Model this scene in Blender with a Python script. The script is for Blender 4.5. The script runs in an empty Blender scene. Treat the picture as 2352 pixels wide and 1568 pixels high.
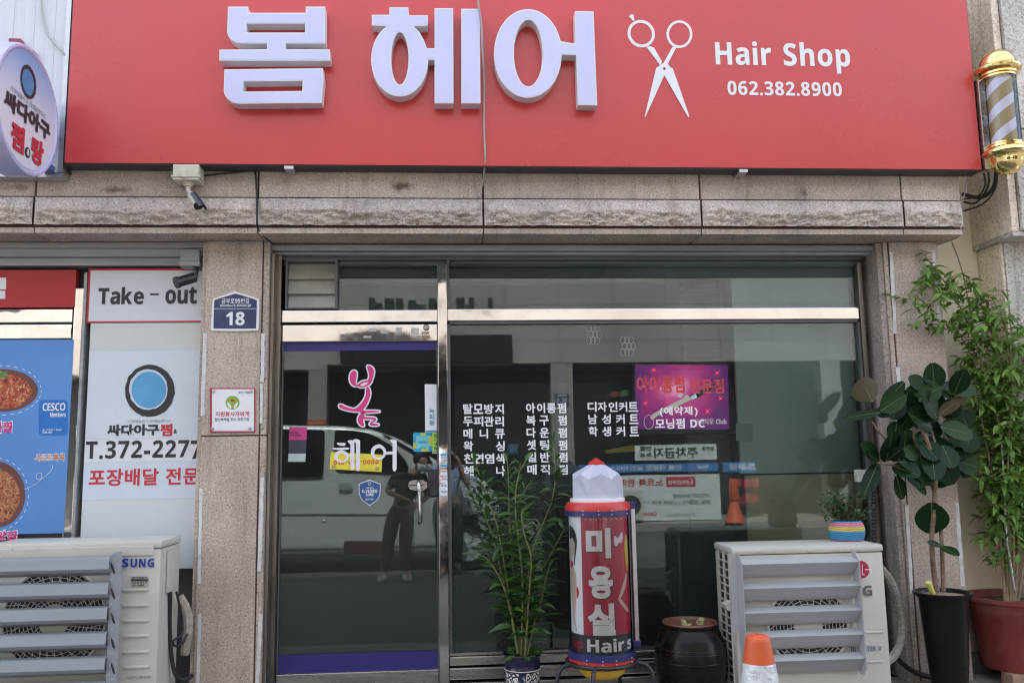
import bpy, bmesh, math, random
from mathutils import Vector, Matrix, noise
random.seed(7)
SC = bpy.context.scene
COL = SC.collection
R = math.radians

# ------------------------------------------------------------------ camera
F = 1981.16
YAW, PITCH, ROLL = 0.0720611929, 0.133017158, 0.0165848583
CAM = Vector((0.0, -5.5, 1.5))
cy, sy, cp, sp, cr, sr = math.cos(YAW), math.sin(YAW), math.cos(PITCH), math.sin(PITCH), math.cos(ROLL), math.sin(ROLL)
FWD = Vector((sy*cp, cy*cp, sp)); RT0 = Vector((cy, -sy, 0)); DN0 = FWD.cross(RT0)
RT = RT0*cr + DN0*sr; DN = -RT0*sr + DN0*cr
cam = bpy.data.cameras.new('camera'); camo = bpy.data.objects.new('camera', cam); COL.objects.link(camo)
cam.sensor_width = 36.0; cam.lens = F/2352*36.0; cam.clip_start = 0.02; cam.clip_end = 500
M3 = Matrix((RT, -DN, -FWD)).transposed()
camo.matrix_world = Matrix.Translation(CAM) @ M3.to_4x4()
SC.camera = camo

# ------------------------------------------------------------------ sky, sun, exposure
SUN_EL, SUN_AZ = R(58), R(-9)
w = bpy.data.worlds.new('World'); SC.world = w; w.use_nodes = True
nt = w.node_tree; nt.nodes.clear()
sky = nt.nodes.new('ShaderNodeTexSky'); sky.sky_type = 'NISHITA'; sky.sun_disc = False
sky.sun_elevation = SUN_EL; sky.sun_rotation = SUN_AZ; sky.air_density = 1.0; sky.dust_density = 2.5
bg = nt.nodes.new('ShaderNodeBackground'); bg.inputs[1].default_value = 0.15
ow = nt.nodes.new('ShaderNodeOutputWorld')
hz = nt.nodes.new('ShaderNodeHueSaturation'); hz.inputs['Saturation'].default_value = .50      # hazy summer sky
nt.links.new(sky.outputs[0], hz.inputs['Color']); nt.links.new(hz.outputs[0], bg.inputs[0]); nt.links.new(bg.outputs[0], ow.inputs[0])
sl = bpy.data.lights.new('sun', 'SUN'); sl.energy = 2.15; sl.angle = R(0.53); sl.color = (1.0, 0.955, 0.89)
so = bpy.data.objects.new('sun', sl); COL.objects.link(so)
sdir = Vector((math.sin(SUN_AZ)*math.cos(SUN_EL), math.cos(SUN_AZ)*math.cos(SUN_EL), math.sin(SUN_EL)))
so.rotation_euler = sdir.to_track_quat('Z', 'Y').to_euler(); so.location = (0, 8, 20)
SC.view_settings.view_transform = 'Standard'; SC.view_settings.look = 'None'
SC.view_settings.exposure = 2.35; SC.view_settings.gamma = 1.0
SC.cycles.use_denoising = True; SC.cycles.filter_width = 1.15
SC.cycles.max_bounces = 10; SC.cycles.transparent_max_bounces = 16
SC.cycles.sample_clamp_indirect = 8

# ------------------------------------------------------------------ geometry helpers
GL = 0.20                                   # plane of the shop glass
def P(u, v, Y):
    "photo point (2352 px wide) on the upright plane y = Y"
    d = FWD*F + RT*(u-1176) + DN*(v-784); t = (Y-CAM.y)/d.y
    return CAM + d*t
def PR(u, v, Y):
    "where the thing stands whose mirror image in the glass is seen at u, v"
    q = P(u, v, 2*GL - Y); return Vector((q.x, Y, q.z))
def PX(Y): return (Y-CAM.y)/F               # metres per photo pixel at that depth
def lin(x0, y0, s): return lambda a, b: (x0 + a*s, y0 + b*s)

class MB:
    def __init__(s): s.v, s.f, s.m = [], [], []
    def add(s, vs, fs, mi=0):
        b = len(s.v); s.v += [tuple(p) for p in vs]; s.f += [tuple(b+i for i in f) for f in fs]; s.m += [mi]*len(fs)
        return s
    def box(s, x0, x1, y0, y1, z0, z1, mi=0):
        vs = [(x, y, z) for z in (z0, z1) for y in (y0, y1) for x in (x0, x1)]
        return s.add(vs, [(0,2,3,1),(4,5,7,6),(0,1,5,4),(2,6,7,3),(0,4,6,2),(1,3,7,5)], mi)
    def cbox(s, x0, x1, y0, y1, z0, z1, c=.01, mi=0):
        "box with chamfered edges"
        bm = bmesh.new(); bmesh.ops.create_cube(bm, size=1)
        for q in bm.verts: q.co = Vector(((x0+x1)/2+q.co.x*(x1-x0), (y0+y1)/2+q.co.y*(y1-y0), (z0+z1)/2+q.co.z*(z1-z0)))
        bmesh.ops.bevel(bm, geom=bm.edges[:], offset=c, segments=2, profile=.6, affect='EDGES')
        return s.bm(bm, mi)
    def bm(s, bm, mi=0):
        bm.verts.index_update()
        s.add([v.co.copy() for v in bm.verts], [[v.index for v in f.verts] for f in bm.faces], mi); bm.free(); return s
    def prism(s, pts, y0, y1, mi=0):
        "outline of (x, z) between the planes y0 (front) and y1"
        n = len(pts)
        vs = [(x, y0, z) for x, z in pts] + [(x, y1, z) for x, z in pts]
        fs = [tuple(range(n)), tuple(range(2*n-1, n-1, -1))] + [(i, i+n, (i+1) % n + n, (i+1) % n) for i in range(n)]
        return s.add(vs, fs, mi)
    def prismx(s, pts, x0, x1, mi=0):
        "outline of (y, z) between two x"
        n = len(pts)
        vs = [(x0, y, z) for y, z in pts] + [(x1, y, z) for y, z in pts]
        fs = [tuple(range(n)), tuple(range(2*n-1, n-1, -1))] + [(i, i+n, (i+1) % n + n, (i+1) % n) for i in range(n)]
        return s.add(vs, fs, mi)
    def lathe(s, prof, c=(0, 0, 0), n=40, mi=0, axis='z', ph=0):
        "profile of (radius, height)"
        c = Vector(c); vs = []; fs = []; k = len(prof)
        for i in range(n):
            a = 2*math.pi*i/n + ph
            for r, h in prof:
                p = (r*math.cos(a), r*math.sin(a), h)
                if axis == 'x': p = (p[2], p[0], p[1])
                if axis == 'y': p = (p[0], p[2], p[1])
                vs.append(c + Vector(p))
        for i in range(n):
            j = (i+1) % n
            for q in range(k-1): fs.append((i*k+q, j*k+q, j*k+q+1, i*k+q+1))
        if prof[0][0] > .002 and abs(prof[0][1]-prof[1][1]) > 1e-7: fs.append(tuple(i*k for i in range(n))[::-1])
        if prof[-1][0] > .002 and abs(prof[-1][1]-prof[-2][1]) > 1e-7: fs.append(tuple(i*k+k-1 for i in range(n)))
        return s.add(vs, fs, mi)
    def tube(s, pts, r, n=8, mi=0, smooth=0):
        pts = [Vector(p) for p in pts]
        for _ in range(smooth):
            q = [pts[0]]
            for a, b in zip(pts, pts[1:]): q += [a*.75+b*.25, a*.25+b*.75]
            pts = q + [pts[-1]]
        rs = r if isinstance(r, (list, tuple)) else [r]*len(pts)
        if len(rs) != len(pts):
            rs = [rs[0] + (rs[-1]-rs[0])*i/(len(pts)-1) for i in range(len(pts))]
        vs = []; fs = []; up = None
        for i, p in enumerate(pts):
            t = (pts[min(i+1, len(pts)-1)] - pts[max(i-1, 0)])
            t = t.normalized() if t.length > 1e-9 else Vector((0, 0, 1))
            if up is None: up = t.orthogonal().normalized()
            up = (up - t*up.dot(t)); up = up.normalized() if up.length > 1e-6 else t.orthogonal().normalized()
            sd = t.cross(up)
            for k in range(n):
                a = 2*math.pi*k/n; vs.append(p + up*(rs[i]*math.cos(a)) + sd*(rs[i]*math.sin(a)))
        for i in range(len(pts)-1):
            for k in range(n): fs.append((i*n+k, i*n+(k+1) % n, (i+1)*n+(k+1) % n, (i+1)*n+k))
        fs.append(tuple(range(n))[::-1]); fs.append(tuple((len(pts)-1)*n+k for k in range(n)))
        return s.add(vs, fs, mi)
    def grid(s, f, nu, nv, mi=0):
        vs = [f(i/nu, j/nv) for j in range(nv+1) for i in range(nu+1)]
        fs = [(j*(nu+1)+i, j*(nu+1)+i+1, (j+1)*(nu+1)+i+1, (j+1)*(nu+1)+i) for j in range(nv) for i in range(nu)]
        return s.add(vs, fs, mi)
    def leaf(s, base, tip, nrm, W, prof, droop=.1, fold=.25, mi=0, n=5):
        base, tip = Vector(base), Vector(tip); d = tip-base; L = d.length; t = d/L
        nn = Vector(nrm); nn = nn - t*nn.dot(t); nn = nn.normalized() if nn.length > 1e-5 else t.orthogonal().normalized()
        sd = t.cross(nn); vs = []; fs = []
        for i in range(n+1):
            a = i/n; wd = W*.5*prof(a); c = base + d*a - Vector((0, 0, 1))*(droop*L*a*a) + nn*(droop*L*.5*a*(1-a))
            vs += [c - sd*wd + nn*(wd*fold), c, c + sd*wd + nn*(wd*fold)]
        for i in range(n): fs += [(3*i, 3*i+1, 3*i+4, 3*i+3), (3*i+1, 3*i+2, 3*i+5, 3*i+4)]
        return s.add(vs, fs, mi)
    def build(s, name, mats, parent=None, smooth=False, ang=35, recalc=True):
        me = bpy.data.meshes.new(name); me.from_pydata(s.v, [], s.f)
        for m in (mats if isinstance(mats, (list, tuple)) else [mats]): me.materials.append(m)
        me.polygons.foreach_set('material_index', s.m)
        me.update(); bm = bmesh.new(); bm.from_mesh(me)
        if recalc: bmesh.ops.recalc_face_normals(bm, faces=bm.faces)
        if smooth:
            for f in bm.faces: f.smooth = True
            for e in bm.edges:
                if len(e.link_faces) == 2 and e.calc_face_angle(0) > R(ang): e.smooth = False
        bm.to_mesh(me); bm.free()
        return link(name, me, parent)

def link(name, me, parent=None):
    o = bpy.data.objects.new(name, me); LATER.append(o)
    if parent is not None:
        o.parent = parent; o.matrix_parent_inverse = Matrix.Translation(-abs_loc(parent))
    return o
def abs_loc(o):
    return Vector(BASES.get(o.name, (0, 0, 0)))
def tag(o, label, cat=None, group=None):
    o['label'] = label
    if cat: o['category'] = cat
    if group: o['group'] = group
    return o
def thing(name, label, cat, loc, group=None):
    o = bpy.data.objects.new(name, None); LATER.append(o); o.location = loc; o.empty_display_size = .1
    BASES[o.name] = tuple(loc); return tag(o, label, cat, group)
BASES = {}; LATER = []                      # everything is linked into the scene at the end
def struct(o): o['kind'] = 'structure'; return o
ell = lambda a: math.sin(math.pi*min(1, max(0, a))**.8)**.8
lance = lambda a: (math.sin(math.pi*a**.75))**1.1
ovate = lambda a: (math.sin(math.pi*a**.62))**.9
obov = lambda a: (math.sin(math.pi*(.03+.94*a)**1.05))**.62

# ------------------------------------------------------------------ flat shapes and lettering
def curve_mesh(loops, depth, off=0.0):
    cu = bpy.data.curves.new('c', 'CURVE'); cu.dimensions = '2D'; cu.fill_mode = 'BOTH'
    cu.extrude = depth/2; cu.offset = off
    for lp in loops:
        sp_ = cu.splines.new('POLY'); sp_.points.add(len(lp)-1); sp_.use_cyclic_u = True
        for q, (x, y) in zip(sp_.points, lp): q.co = (x, y, 0, 1)
    o = bpy.data.objects.new('c', cu); COL.objects.link(o)
    me = bpy.data.meshes.new_from_object(o.evaluated_get(bpy.context.evaluated_depsgraph_get()))
    bpy.data.objects.remove(o); bpy.data.curves.remove(cu)
    vs = [v.co.copy() for v in me.vertices]; fs = [tuple(p.vertices) for p in me.polygons]
    bpy.data.meshes.remove(me); return vs, fs
GC = {}
def glyph(ch, bold):
    k = (ch, bold)
    if k not in GC:
        c = ch                                    # Latin letters and digits in their bold sans-serif forms
        if 'A' <= ch <= 'Z': c = chr(0x1D5D4 + ord(ch) - 65)
        elif 'a' <= ch <= 'z': c = chr(0x1D5EE + ord(ch) - 97)
        elif '0' <= ch <= '9': c = chr(0x1D7EC + ord(ch) - 48)
        if c != ch: bold = bold*.25
        cu = bpy.data.curves.new('t', 'FONT'); cu.body = c; cu.offset = bold; cu.extrude = .5; cu.resolution_u = 3
        o = bpy.data.objects.new('t', cu); COL.objects.link(o)
        me = bpy.data.meshes.new_from_object(o.evaluated_get(bpy.context.evaluated_depsgraph_get()))
        bpy.data.objects.remove(o); bpy.data.curves.remove(cu)
        vs = [v.co.copy() for v in me.vertices]; fs = [tuple(p.vertices) for p in me.polygons]
        bpy.data.meshes.remove(me)
        x0 = min((v.x for v in vs), default=0); x1 = max((v.x for v in vs), default=0)
        GC[k] = (vs, fs, x0, x1)
    return GC[k]
def text_shape(s, bold=.015, gap=.1):
    "verts (x, y, z) in em units with thickness 1 in z; faces"
    V, Fc, x = [], [], 0.0
    for ch in s:
        if ch == ' ': x += .32; continue
        vs, fs, x0, x1 = glyph(ch, bold)
        if ord(ch) >= 0xAC00: dx = x; adv = .94
        else: dx = x - x0 + gap*.5; adv = (x1-x0) + gap
        b = len(V); V += [Vector((v.x+dx, v.y, v.z)) for v in vs]; Fc += [tuple(b+i for i in f) for f in fs]; x += adv
    return V, Fc
def fit(V, w, h):
    x0 = min(v.x for v in V); x1 = max(v.x for v in V); y0 = min(v.y for v in V); y1 = max(v.y for v in V)
    return [Vector(((v.x-x0)/(x1-x0)*w, (v.y-y0)/(y1-y0)*h, v.z)) for v in V]
def put(V, org, ax, az, depth, ay=None):
    "lay a flat shape on a plane: depth grows towards ay (outwards)"
    ax, az = Vector(ax), Vector(az)
    ay = Vector(ay) if ay is not None else ax.cross(az)*1.0
    z0 = min(v.z for v in V); z1 = max(v.z for v in V); k = (z1-z0) or 1
    return [Vector(org) + ax*v.x + az*v.y + ay*((v.z-z0)/k*depth) for v in V]
def text_on(mb, s, box, Y, bold=.015, depth=.0015, mi=0, gap=.1, flipx=False, flipz=False, pf=P):
    "text filling the photo box (u0, v0, u1, v1) on the plane y = Y, standing out towards the camera"
    u0, v0, u1, v1 = box; um, vm = (u0+u1)/2, (v0+v1)/2
    a, b = pf(u0, vm, Y), pf(u1, vm, Y); t, d = pf(um, v0, Y), pf(um, v1, Y)
    V, Fc = text_shape(s, bold, gap); w, h = b.x-a.x, t.z-d.z
    V = fit(V, w, h)
    if flipx: V = [Vector((w-v.x, v.y, v.z)) for v in V]
    if flipz: V = [Vector((v.x, h-v.y, v.z)) for v in V]
    mb.add(put(V, (a.x, Y, d.z), (1, 0, 0), (0, 0, 1), depth, (0, -1, 0)), Fc, mi); return mb
def text_back(mb, s, box, Y, bold=.02, depth=.004, mi=0, gap=.1):
    "lettering facing the shop from across the street, box given where its mirror image shows"
    u0, v0, u1, v1 = box; um, vm = (u0+u1)/2, (v0+v1)/2
    a, b = PR(u0, vm, Y), PR(u1, vm, Y); t, d = PR(um, v0, Y), PR(um, v1, Y)
    V, Fc = text_shape(s, bold, gap); V = fit(V, b.x-a.x, t.z-d.z)
    mb.add(put(V, (b.x, Y, d.z), (-1, 0, 0), (0, 0, 1), depth, (0, 1, 0)), Fc, mi); return mb
def shape_on(mb, loops, Y, depth, off=0.0, mi=0, tf=None):
    "filled outline(s) given in photo pixels on y = Y; front face at Y, thickness backwards"
    lp = [[(lambda q: (q.x, q.z))(P(*(tf(*p) if tf else p), Y)) for p in L] for L in loops]
    V, Fc = curve_mesh(lp, depth, off)
    mb.add([Vector((v.x, Y + depth/2 - v.z, v.y)) for v in V], Fc, mi); return mb
def ring(cx, cz, rx, rz, n=40, rot=0, a0=0, a1=2*math.pi):
    return [(cx + rx*math.cos(a)*math.cos(rot) - rz*math.sin(a)*math.sin(rot), cz + rx*math.cos(a)*math.sin(rot) + rz*math.sin(a)*math.cos(rot))
            for a in [a0 + (a1-a0)*i/n for i in range(n)]]
def smooth_loop(pts, it=2):
    for _ in range(it):
        q = []
        for i in range(len(pts)):
            a, b = pts[i], pts[(i+1) % len(pts)]
            q += [(a[0]*.75+b[0]*.25, a[1]*.75+b[1]*.25), (a[0]*.25+b[0]*.75, a[1]*.25+b[1]*.75)]
        pts = q
    return pts
def rrect(u0, v0, u1, v1, r, n=5):
    out = []
    for cx, cz, s in ((u1-r, v0+r, -90), (u1-r, v1-r, 0), (u0+r, v1-r, 90), (u0+r, v0+r, 180)):
        out += [(cx + r*math.cos(R(s+90*i/n)), cz + r*math.sin(R(s+90*i/n))) for i in range(n+1)]
    return out
def rect(u0, v0, u1, v1): return [(u0, v0), (u1, v0), (u1, v1), (u0, v1)]

# ------------------------------------------------------------------ materials
def nodes(name):
    m = bpy.data.materials.new(name); m.use_nodes = True; return m, m.node_tree, m.node_tree.nodes['Principled BSDF']
def N(nt, t, **kw):
    n = nt.nodes.new(t)
    for k, v in kw.items():
        if k in n.inputs: n.inputs[k].default_value = v
        else: setattr(n, k, v)
    return n
def ramp(nt, src, stops, interp='LINEAR'):
    r = nt.nodes.new('ShaderNodeValToRGB'); r.color_ramp.interpolation = interp
    e = r.color_ramp.elements
    while len(e) < len(stops): e.new(.5)
    for q, (p, c) in zip(e, stops): q.position = p; q.color = (*c, 1) if len(c) == 3 else c
    nt.links.new(src, r.inputs[0]); return r
def mixc(nt, fac, a, b, mode='MIX'):
    m = nt.nodes.new('ShaderNodeMix'); m.data_type = 'RGBA'; m.blend_type = mode
    for s, v in ((0, fac), (6, a), (7, b)):
        if hasattr(v, 'is_linked'): nt.links.new(v, m.inputs[s])
        elif s == 0: m.inputs[0].default_value = v
        else: m.inputs[s].default_value = (*v, 1)
    return m.outputs[2]
def pm(name, col, rough=.5, metal=0., var=.12, vs=6., bump=0., bs=80., spec=.5, coat=0., stretch=None, dirt=None, emit=None, es=1.):
    m, nt, b = nodes(name)
    tc = N(nt, 'ShaderNodeTexCoord'); src = tc.outputs['Object']
    if stretch:
        mp = N(nt, 'ShaderNodeMapping'); mp.inputs['Scale'].default_value = stretch; nt.links.new(src, mp.inputs[0]); src = mp.outputs[0]
    nz = N(nt, 'ShaderNodeTexNoise', Scale=vs, Detail=5.0, Roughness=.6); nt.links.new(src, nz.inputs['Vector'])
    lo = tuple(c*(1-var) for c in col); hi = tuple(min(1, c*(1+var)) for c in col)
    c = ramp(nt, nz.outputs[0], [(.3, lo), (.7, hi)]).outputs[0]
    if dirt:
        nd = N(nt, 'ShaderNodeTexNoise', Scale=vs*.6, Detail=8.0, Roughness=.7); nt.links.new(src, nd.inputs['Vector'])
        fr = ramp(nt, nd.outputs[0], [(.5, (0, 0, 0)), (.72, (1, 1, 1))]).outputs[0]
        sc_ = N(nt, 'ShaderNodeMath', operation='MULTIPLY'); sc_.inputs[1].default_value = dirt[1]; nt.links.new(fr, sc_.inputs[0])
        c = mixc(nt, sc_.outputs[0], c, dirt[0])
    nt.links.new(c, b.inputs['Base Color'])
    b.inputs['Metallic'].default_value = metal; b.inputs['Specular IOR Level'].default_value = spec; b.inputs['Coat Weight'].default_value = coat
    rr = ramp(nt, nz.outputs[0], [(.3, (rough*.85,)*3), (.7, (min(1, rough*1.15),)*3)]); nt.links.new(rr.outputs[0], b.inputs['Roughness'])
    if bump:
        nb = N(nt, 'ShaderNodeTexNoise', Scale=bs, Detail=3.0); nt.links.new(src, nb.inputs['Vector'])
        bp = N(nt, 'ShaderNodeBump', Strength=bump, Distance=.01); nt.links.new(nb.outputs[0], bp.inputs['Height']); nt.links.new(bp.outputs[0], b.inputs['Normal'])
    if emit: b.inputs['Emission Color'].default_value = (*emit, 1); b.inputs['Emission Strength'].default_value = es
    return m
def granite(name, base, dark=(.06, .055, .05), light=(.6, .55, .5), warm=(.42, .26, .16), sc=95., stains=(), rough=.6, bump=.25):
    m, nt, b = nodes(name)
    tc = N(nt, 'ShaderNodeTexCoord'); src = tc.outputs['Object']
    n1 = N(nt, 'ShaderNodeTexNoise', Scale=sc, Detail=2.5, Roughness=.65); nt.links.new(src, n1.inputs['Vector'])
    mid = tuple(c*.82 for c in base)
    c = ramp(nt, n1.outputs[0], [(.315, dark), (.395, mid), (.5, base), (.60, tuple(c*1.12 for c in base)), (.72, light)]).outputs[0]
    n2 = N(nt, 'ShaderNodeTexNoise', Scale=sc*.45, Detail=1.0); nt.links.new(src, n2.inputs['Vector'])
    f2 = ramp(nt, n2.outputs[0], [(.52, (0, 0, 0)), (.66, (.55, .55, .55))]).outputs[0]
    c = mixc(nt, f2, c, warm)
    n3 = N(nt, 'ShaderNodeTexNoise', Scale=2.3, Detail=5.0, Roughness=.6); nt.links.new(src, n3.inputs['Vector'])
    f3 = ramp(nt, n3.outputs[0], [(.32, (.78, .76, .74)), (.68, (1.14, 1.1, 1.05))]).outputs[0]
    c = mixc(nt, 1.0, c, f3, 'MULTIPLY')
    mp = N(nt, 'ShaderNodeMapping'); mp.inputs['Scale'].default_value = (5, 5, .55); nt.links.new(src, mp.inputs[0])
    n4 = N(nt, 'ShaderNodeTexNoise', Scale=2.0, Detail=6.0, Roughness=.7); nt.links.new(mp.outputs[0], n4.inputs['Vector'])
    c = mixc(nt, 1.0, c, ramp(nt, n4.outputs[0], [(.30, (.70, .66, .62)), (.48, (1, 1, 1)), (.7, (1.06, 1.04, 1.02))]).outputs[0], 'MULTIPLY')
    gi = N(nt, 'ShaderNodeNewGeometry'); c = mixc(nt, 1.0, c, ramp(nt, gi.outputs['Random Per Island'], [(0, (.90, .89, .88)), (1, (1.06, 1.05, 1.04))]).outputs[0], 'MULTIPLY')
    for (p, r, col, amt) in stains:
        d = N(nt, 'ShaderNodeVectorMath', operation='SUBTRACT'); nt.links.new(src, d.inputs[0]); d.inputs[1].default_value = p
        k = N(nt, 'ShaderNodeVectorMath', operation='MULTIPLY'); nt.links.new(d.outputs[0], k.inputs[0]); k.inputs[1].default_value = (1/r[0], 1, 1/r[1])
        ln = N(nt, 'ShaderNodeVectorMath', operation='LENGTH'); nt.links.new(k.outputs[0], ln.inputs[0])
        ns = N(nt, 'ShaderNodeTexNoise', Scale=22.0, Detail=5.0, Roughness=.7); nt.links.new(src, ns.inputs['Vector'])
        ad = N(nt, 'ShaderNodeMath', operation='MULTIPLY_ADD'); nt.links.new(ns.outputs[0], ad.inputs[0]); ad.inputs[1].default_value = 1.8; nt.links.new(ln.outputs[1], ad.inputs[2])
        fr = ramp(nt, ad.outputs[0], [(.0, (amt,)*3), (.95, (amt,)*3), (1.0, (0, 0, 0))])
        mr = N(nt, 'ShaderNodeMapRange'); mr.inputs[1].default_value = 1.1; mr.inputs[2].default_value = 1.75; mr.inputs[3].default_value = amt; mr.inputs[4].default_value = 0
        nt.links.new(ad.outputs[0], mr.inputs[0]); nt.nodes.remove(fr)
        c = mixc(nt, mr.outputs[0], c, col)
    nt.links.new(c, b.inputs['Base Color']); b.inputs['Roughness'].default_value = rough
    bp = N(nt, 'ShaderNodeBump', Strength=bump, Distance=.004); nt.links.new(n1.outputs[0], bp.inputs['Height']); nt.links.new(bp.outputs[0], b.inputs['Normal'])
    return m
def glassmat(name, tint=(.82, .87, .85), ior=1.6, rough=0.0, wave=.0, dust_veil=.0):
    m = bpy.data.materials.new(name); m.use_nodes = True; nt = m.node_tree; nt.nodes.clear()
    tr = N(nt, 'ShaderNodeBsdfTransparent'); tr.inputs[0].default_value = (*tint, 1)
    gl = N(nt, 'ShaderNodeBsdfGlossy'); gl.inputs['Roughness'].default_value = rough; gl.inputs['Color'].default_value = (.86, .96, 1.0, 1)
    fr = N(nt, 'ShaderNodeFresnel', IOR=ior); mx = N(nt, 'ShaderNodeMixShader'); o = N(nt, 'ShaderNodeOutputMaterial')
    nt.links.new(fr.outputs[0], mx.inputs[0]); nt.links.new(tr.outputs[0], mx.inputs[1]); nt.links.new(gl.outputs[0], mx.inputs[2]); last = mx.outputs[0]
    if dust_veil:                                                     # dusty film with smears, put in as a milky veil that lifts the blacks
        tcd = N(nt, 'ShaderNodeTexCoord'); mpd = N(nt, 'ShaderNodeMapping'); mpd.inputs['Scale'].default_value = (1.2, 1, .6); mpd.inputs['Rotation'].default_value = (0, .5, 0); nt.links.new(tcd.outputs['Object'], mpd.inputs[0])
        nd = N(nt, 'ShaderNodeTexNoise', Scale=3.0, Detail=6.0, Roughness=.65, Distortion=.6); nt.links.new(mpd.outputs[0], nd.inputs['Vector'])
        df = N(nt, 'ShaderNodeBsdfDiffuse'); df.inputs[0].default_value = (.60, .63, .60, 1)
        fd = ramp(nt, nd.outputs[0], [(.3, (dust_veil*.6,)*3), (.75, (dust_veil*1.6,)*3)]); m2 = N(nt, 'ShaderNodeMixShader'); nt.links.new(fd.outputs[0], m2.inputs[0]); nt.links.new(last, m2.inputs[1]); nt.links.new(df.outputs[0], m2.inputs[2]); last = m2.outputs[0]
    nt.links.new(last, o.inputs[0])
    if wave:
        tc = N(nt, 'ShaderNodeTexCoord'); nb = N(nt, 'ShaderNodeTexNoise', Scale=1.6, Detail=1.0); nt.links.new(tc.outputs['Object'], nb.inputs['Vector'])
        bp = N(nt, 'ShaderNodeBump', Strength=wave, Distance=.01); nt.links.new(nb.outputs[0], bp.inputs['Height'])
        nt.links.new(bp.outputs[0], gl.inputs['Normal'])
    return m
def steel(name, col=(.66, .64, .61), rough=.09, wave=.25, ws=2.5):
    m, nt, b = nodes(name)
    b.inputs['Base Color'].default_value = (*col, 1); b.inputs['Metallic'].default_value = 1; 
    tc = N(nt, 'ShaderNodeTexCoord'); nb = N(nt, 'ShaderNodeTexNoise', Scale=ws, Detail=2.0); nt.links.new(tc.outputs['Object'], nb.inputs['Vector'])
    bp = N(nt, 'ShaderNodeBump', Strength=wave, Distance=.02); nt.links.new(nb.outputs[0], bp.inputs['Height']); nt.links.new(bp.outputs[0], b.inputs['Normal'])
    n2 = N(nt, 'ShaderNodeTexNoise', Scale=25.0, Detail=6.0); nt.links.new(tc.outputs['Object'], n2.inputs['Vector'])
    nt.links.new(ramp(nt, n2.outputs[0], [(.35, (rough*.6,)*3), (.75, (rough*1.9,)*3)]).outputs[0], b.inputs['Roughness'])
    return m
def leafmat(name, a, b_, rough=.35, trans=.25, vein=None):
    m, nt, b = nodes(name)
    g = N(nt, 'ShaderNodeNewGeometry'); tc = N(nt, 'ShaderNodeTexCoord')
    c = ramp(nt, g.outputs['Random Per Island'], [(0, a), (1, b_)]).outputs[0]
    nz = N(nt, 'ShaderNodeTexNoise', Scale=14.0, Detail=3.0); nt.links.new(tc.outputs['Object'], nz.inputs['Vector'])
    c = mixc(nt, 1.0, c, ramp(nt, nz.outputs[0], [(.3, (.75, .75, .75)), (.7, (1.2, 1.2, 1.1))]).outputs[0], 'MULTIPLY')
    nt.links.new(c, b.inputs['Base Color']); b.inputs['Roughness'].default_value = rough
    if trans:
        t = N(nt, 'ShaderNodeBsdfTranslucent'); nt.links.new(c, t.inputs[0]); mx = N(nt, 'ShaderNodeMixShader'); mx.inputs[0].default_value = trans
        o = nt.nodes['Material Output']; nt.links.new(b.outputs[0], mx.inputs[1]); nt.links.new(t.outputs[0], mx.inputs[2]); nt.links.new(mx.outputs[0], o.inputs[0])
    return m

M = {}
M['stone'] = granite('pink granite', (.49, .425, .375), light=(.80, .76, .72), warm=(.43, .32, .235), stains=())
M['course'] = granite('pink granite with stains', (.53, .47, .42), light=(.84, .80, .77), warm=(.46, .36, .275), stains=[((-.30, -.2, 3.20), (.10, .05), (.08, .06, .05), .95), ((2.31, -.2, 3.17), (.035, .06), (.09, .07, .055), .9), ((-2.06, -.2, 3.17), (.17, .03), (.13, .095, .07), .85), ((-2.62, -.2, 3.18), (.08, .03), (.16, .10, .08), .6)])
M['rough_stone'] = granite('split faced granite', (.55, .50, .465), light=(.84, .81, .79), warm=(.47, .38, .30), bump=.5, sc=90)
M['joint'] = pm('brown sealant', (.10, .055, .045), .7)
M['steel'] = steel('mirror steel', (.60, .585, .57), .05, .35, 1.8)
M['steel_wavy'] = steel('dented mirror steel', (.70, .68, .66), .05, .7, 2.6)
M['steel_dull'] = pm('brushed steel', (.45, .43, .40), .28, 1, .15, 3, stretch=(1, 1, 12))
M['steel_brown'] = pm('aged steel jamb', (.24, .215, .19), .3, .9, .3, 3, stretch=(6, 6, .7))
M['alu'] = pm('aluminium', (.56, .565, .58), .36, .85, .1, 4, stretch=(.4, 4, 4))
M['alu_paint'] = pm('grey coated rail', (.36, .37, .37), .45, .2, .2, 3, stretch=(.3, 4, 6), dirt=((.12, .11, .1), .5))
M['alu_dark'] = pm('dark grey rail', (.13, .135, .135), .4, .3, .2, 3)
M['glass'] = glassmat('shop glass', wave=.02, dust_veil=.015)
M['tube_glass'] = glassmat('clear acrylic', (.96, .97, .97), 1.45)
M['red_sign'] = pm('red coated sign face', (.57, .042, .040), .30, 0, .05, 1.3, bump=.10, bs=1.1, spec=.7, dirt=((.60, .10, .09), .12))
M['sign_edge'] = pm('dark sign edge', (.045, .04, .042), .45)
M['white'] = pm('white vinyl', (.80, .80, .81), .5, 0, .03)
M['white_alu'] = pm('white letter return', (.72, .74, .75), .35, 0, .05)
M['lav'] = pm('lavender white acrylic', (.60, .60, .86), .16, 0, .05, 2.0, spec=.6)
M['black'] = pm('black plastic', (.018, .018, .02), .35, 0, .2)
M['blackvinyl'] = pm('black vinyl', (.03, .03, .033), .5, 0, .1)
M['rubber'] = pm('black cable', (.02, .02, .021), .5)
M['cable_grey'] = pm('grey cable', (.22, .20, .19), .5)
M['cream'] = pm('cream plastic', (.62, .58, .47), .45, 0, .06, 9, dirt=((.35, .3, .22), .3))
M['ivory'] = pm('ivory enamel', (.55, .53, .465), .42, 0, .06, 3, dirt=((.36, .34, .29), .35))
M['navy'] = pm('navy paint', (.025, .028, .12), .35)
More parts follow.
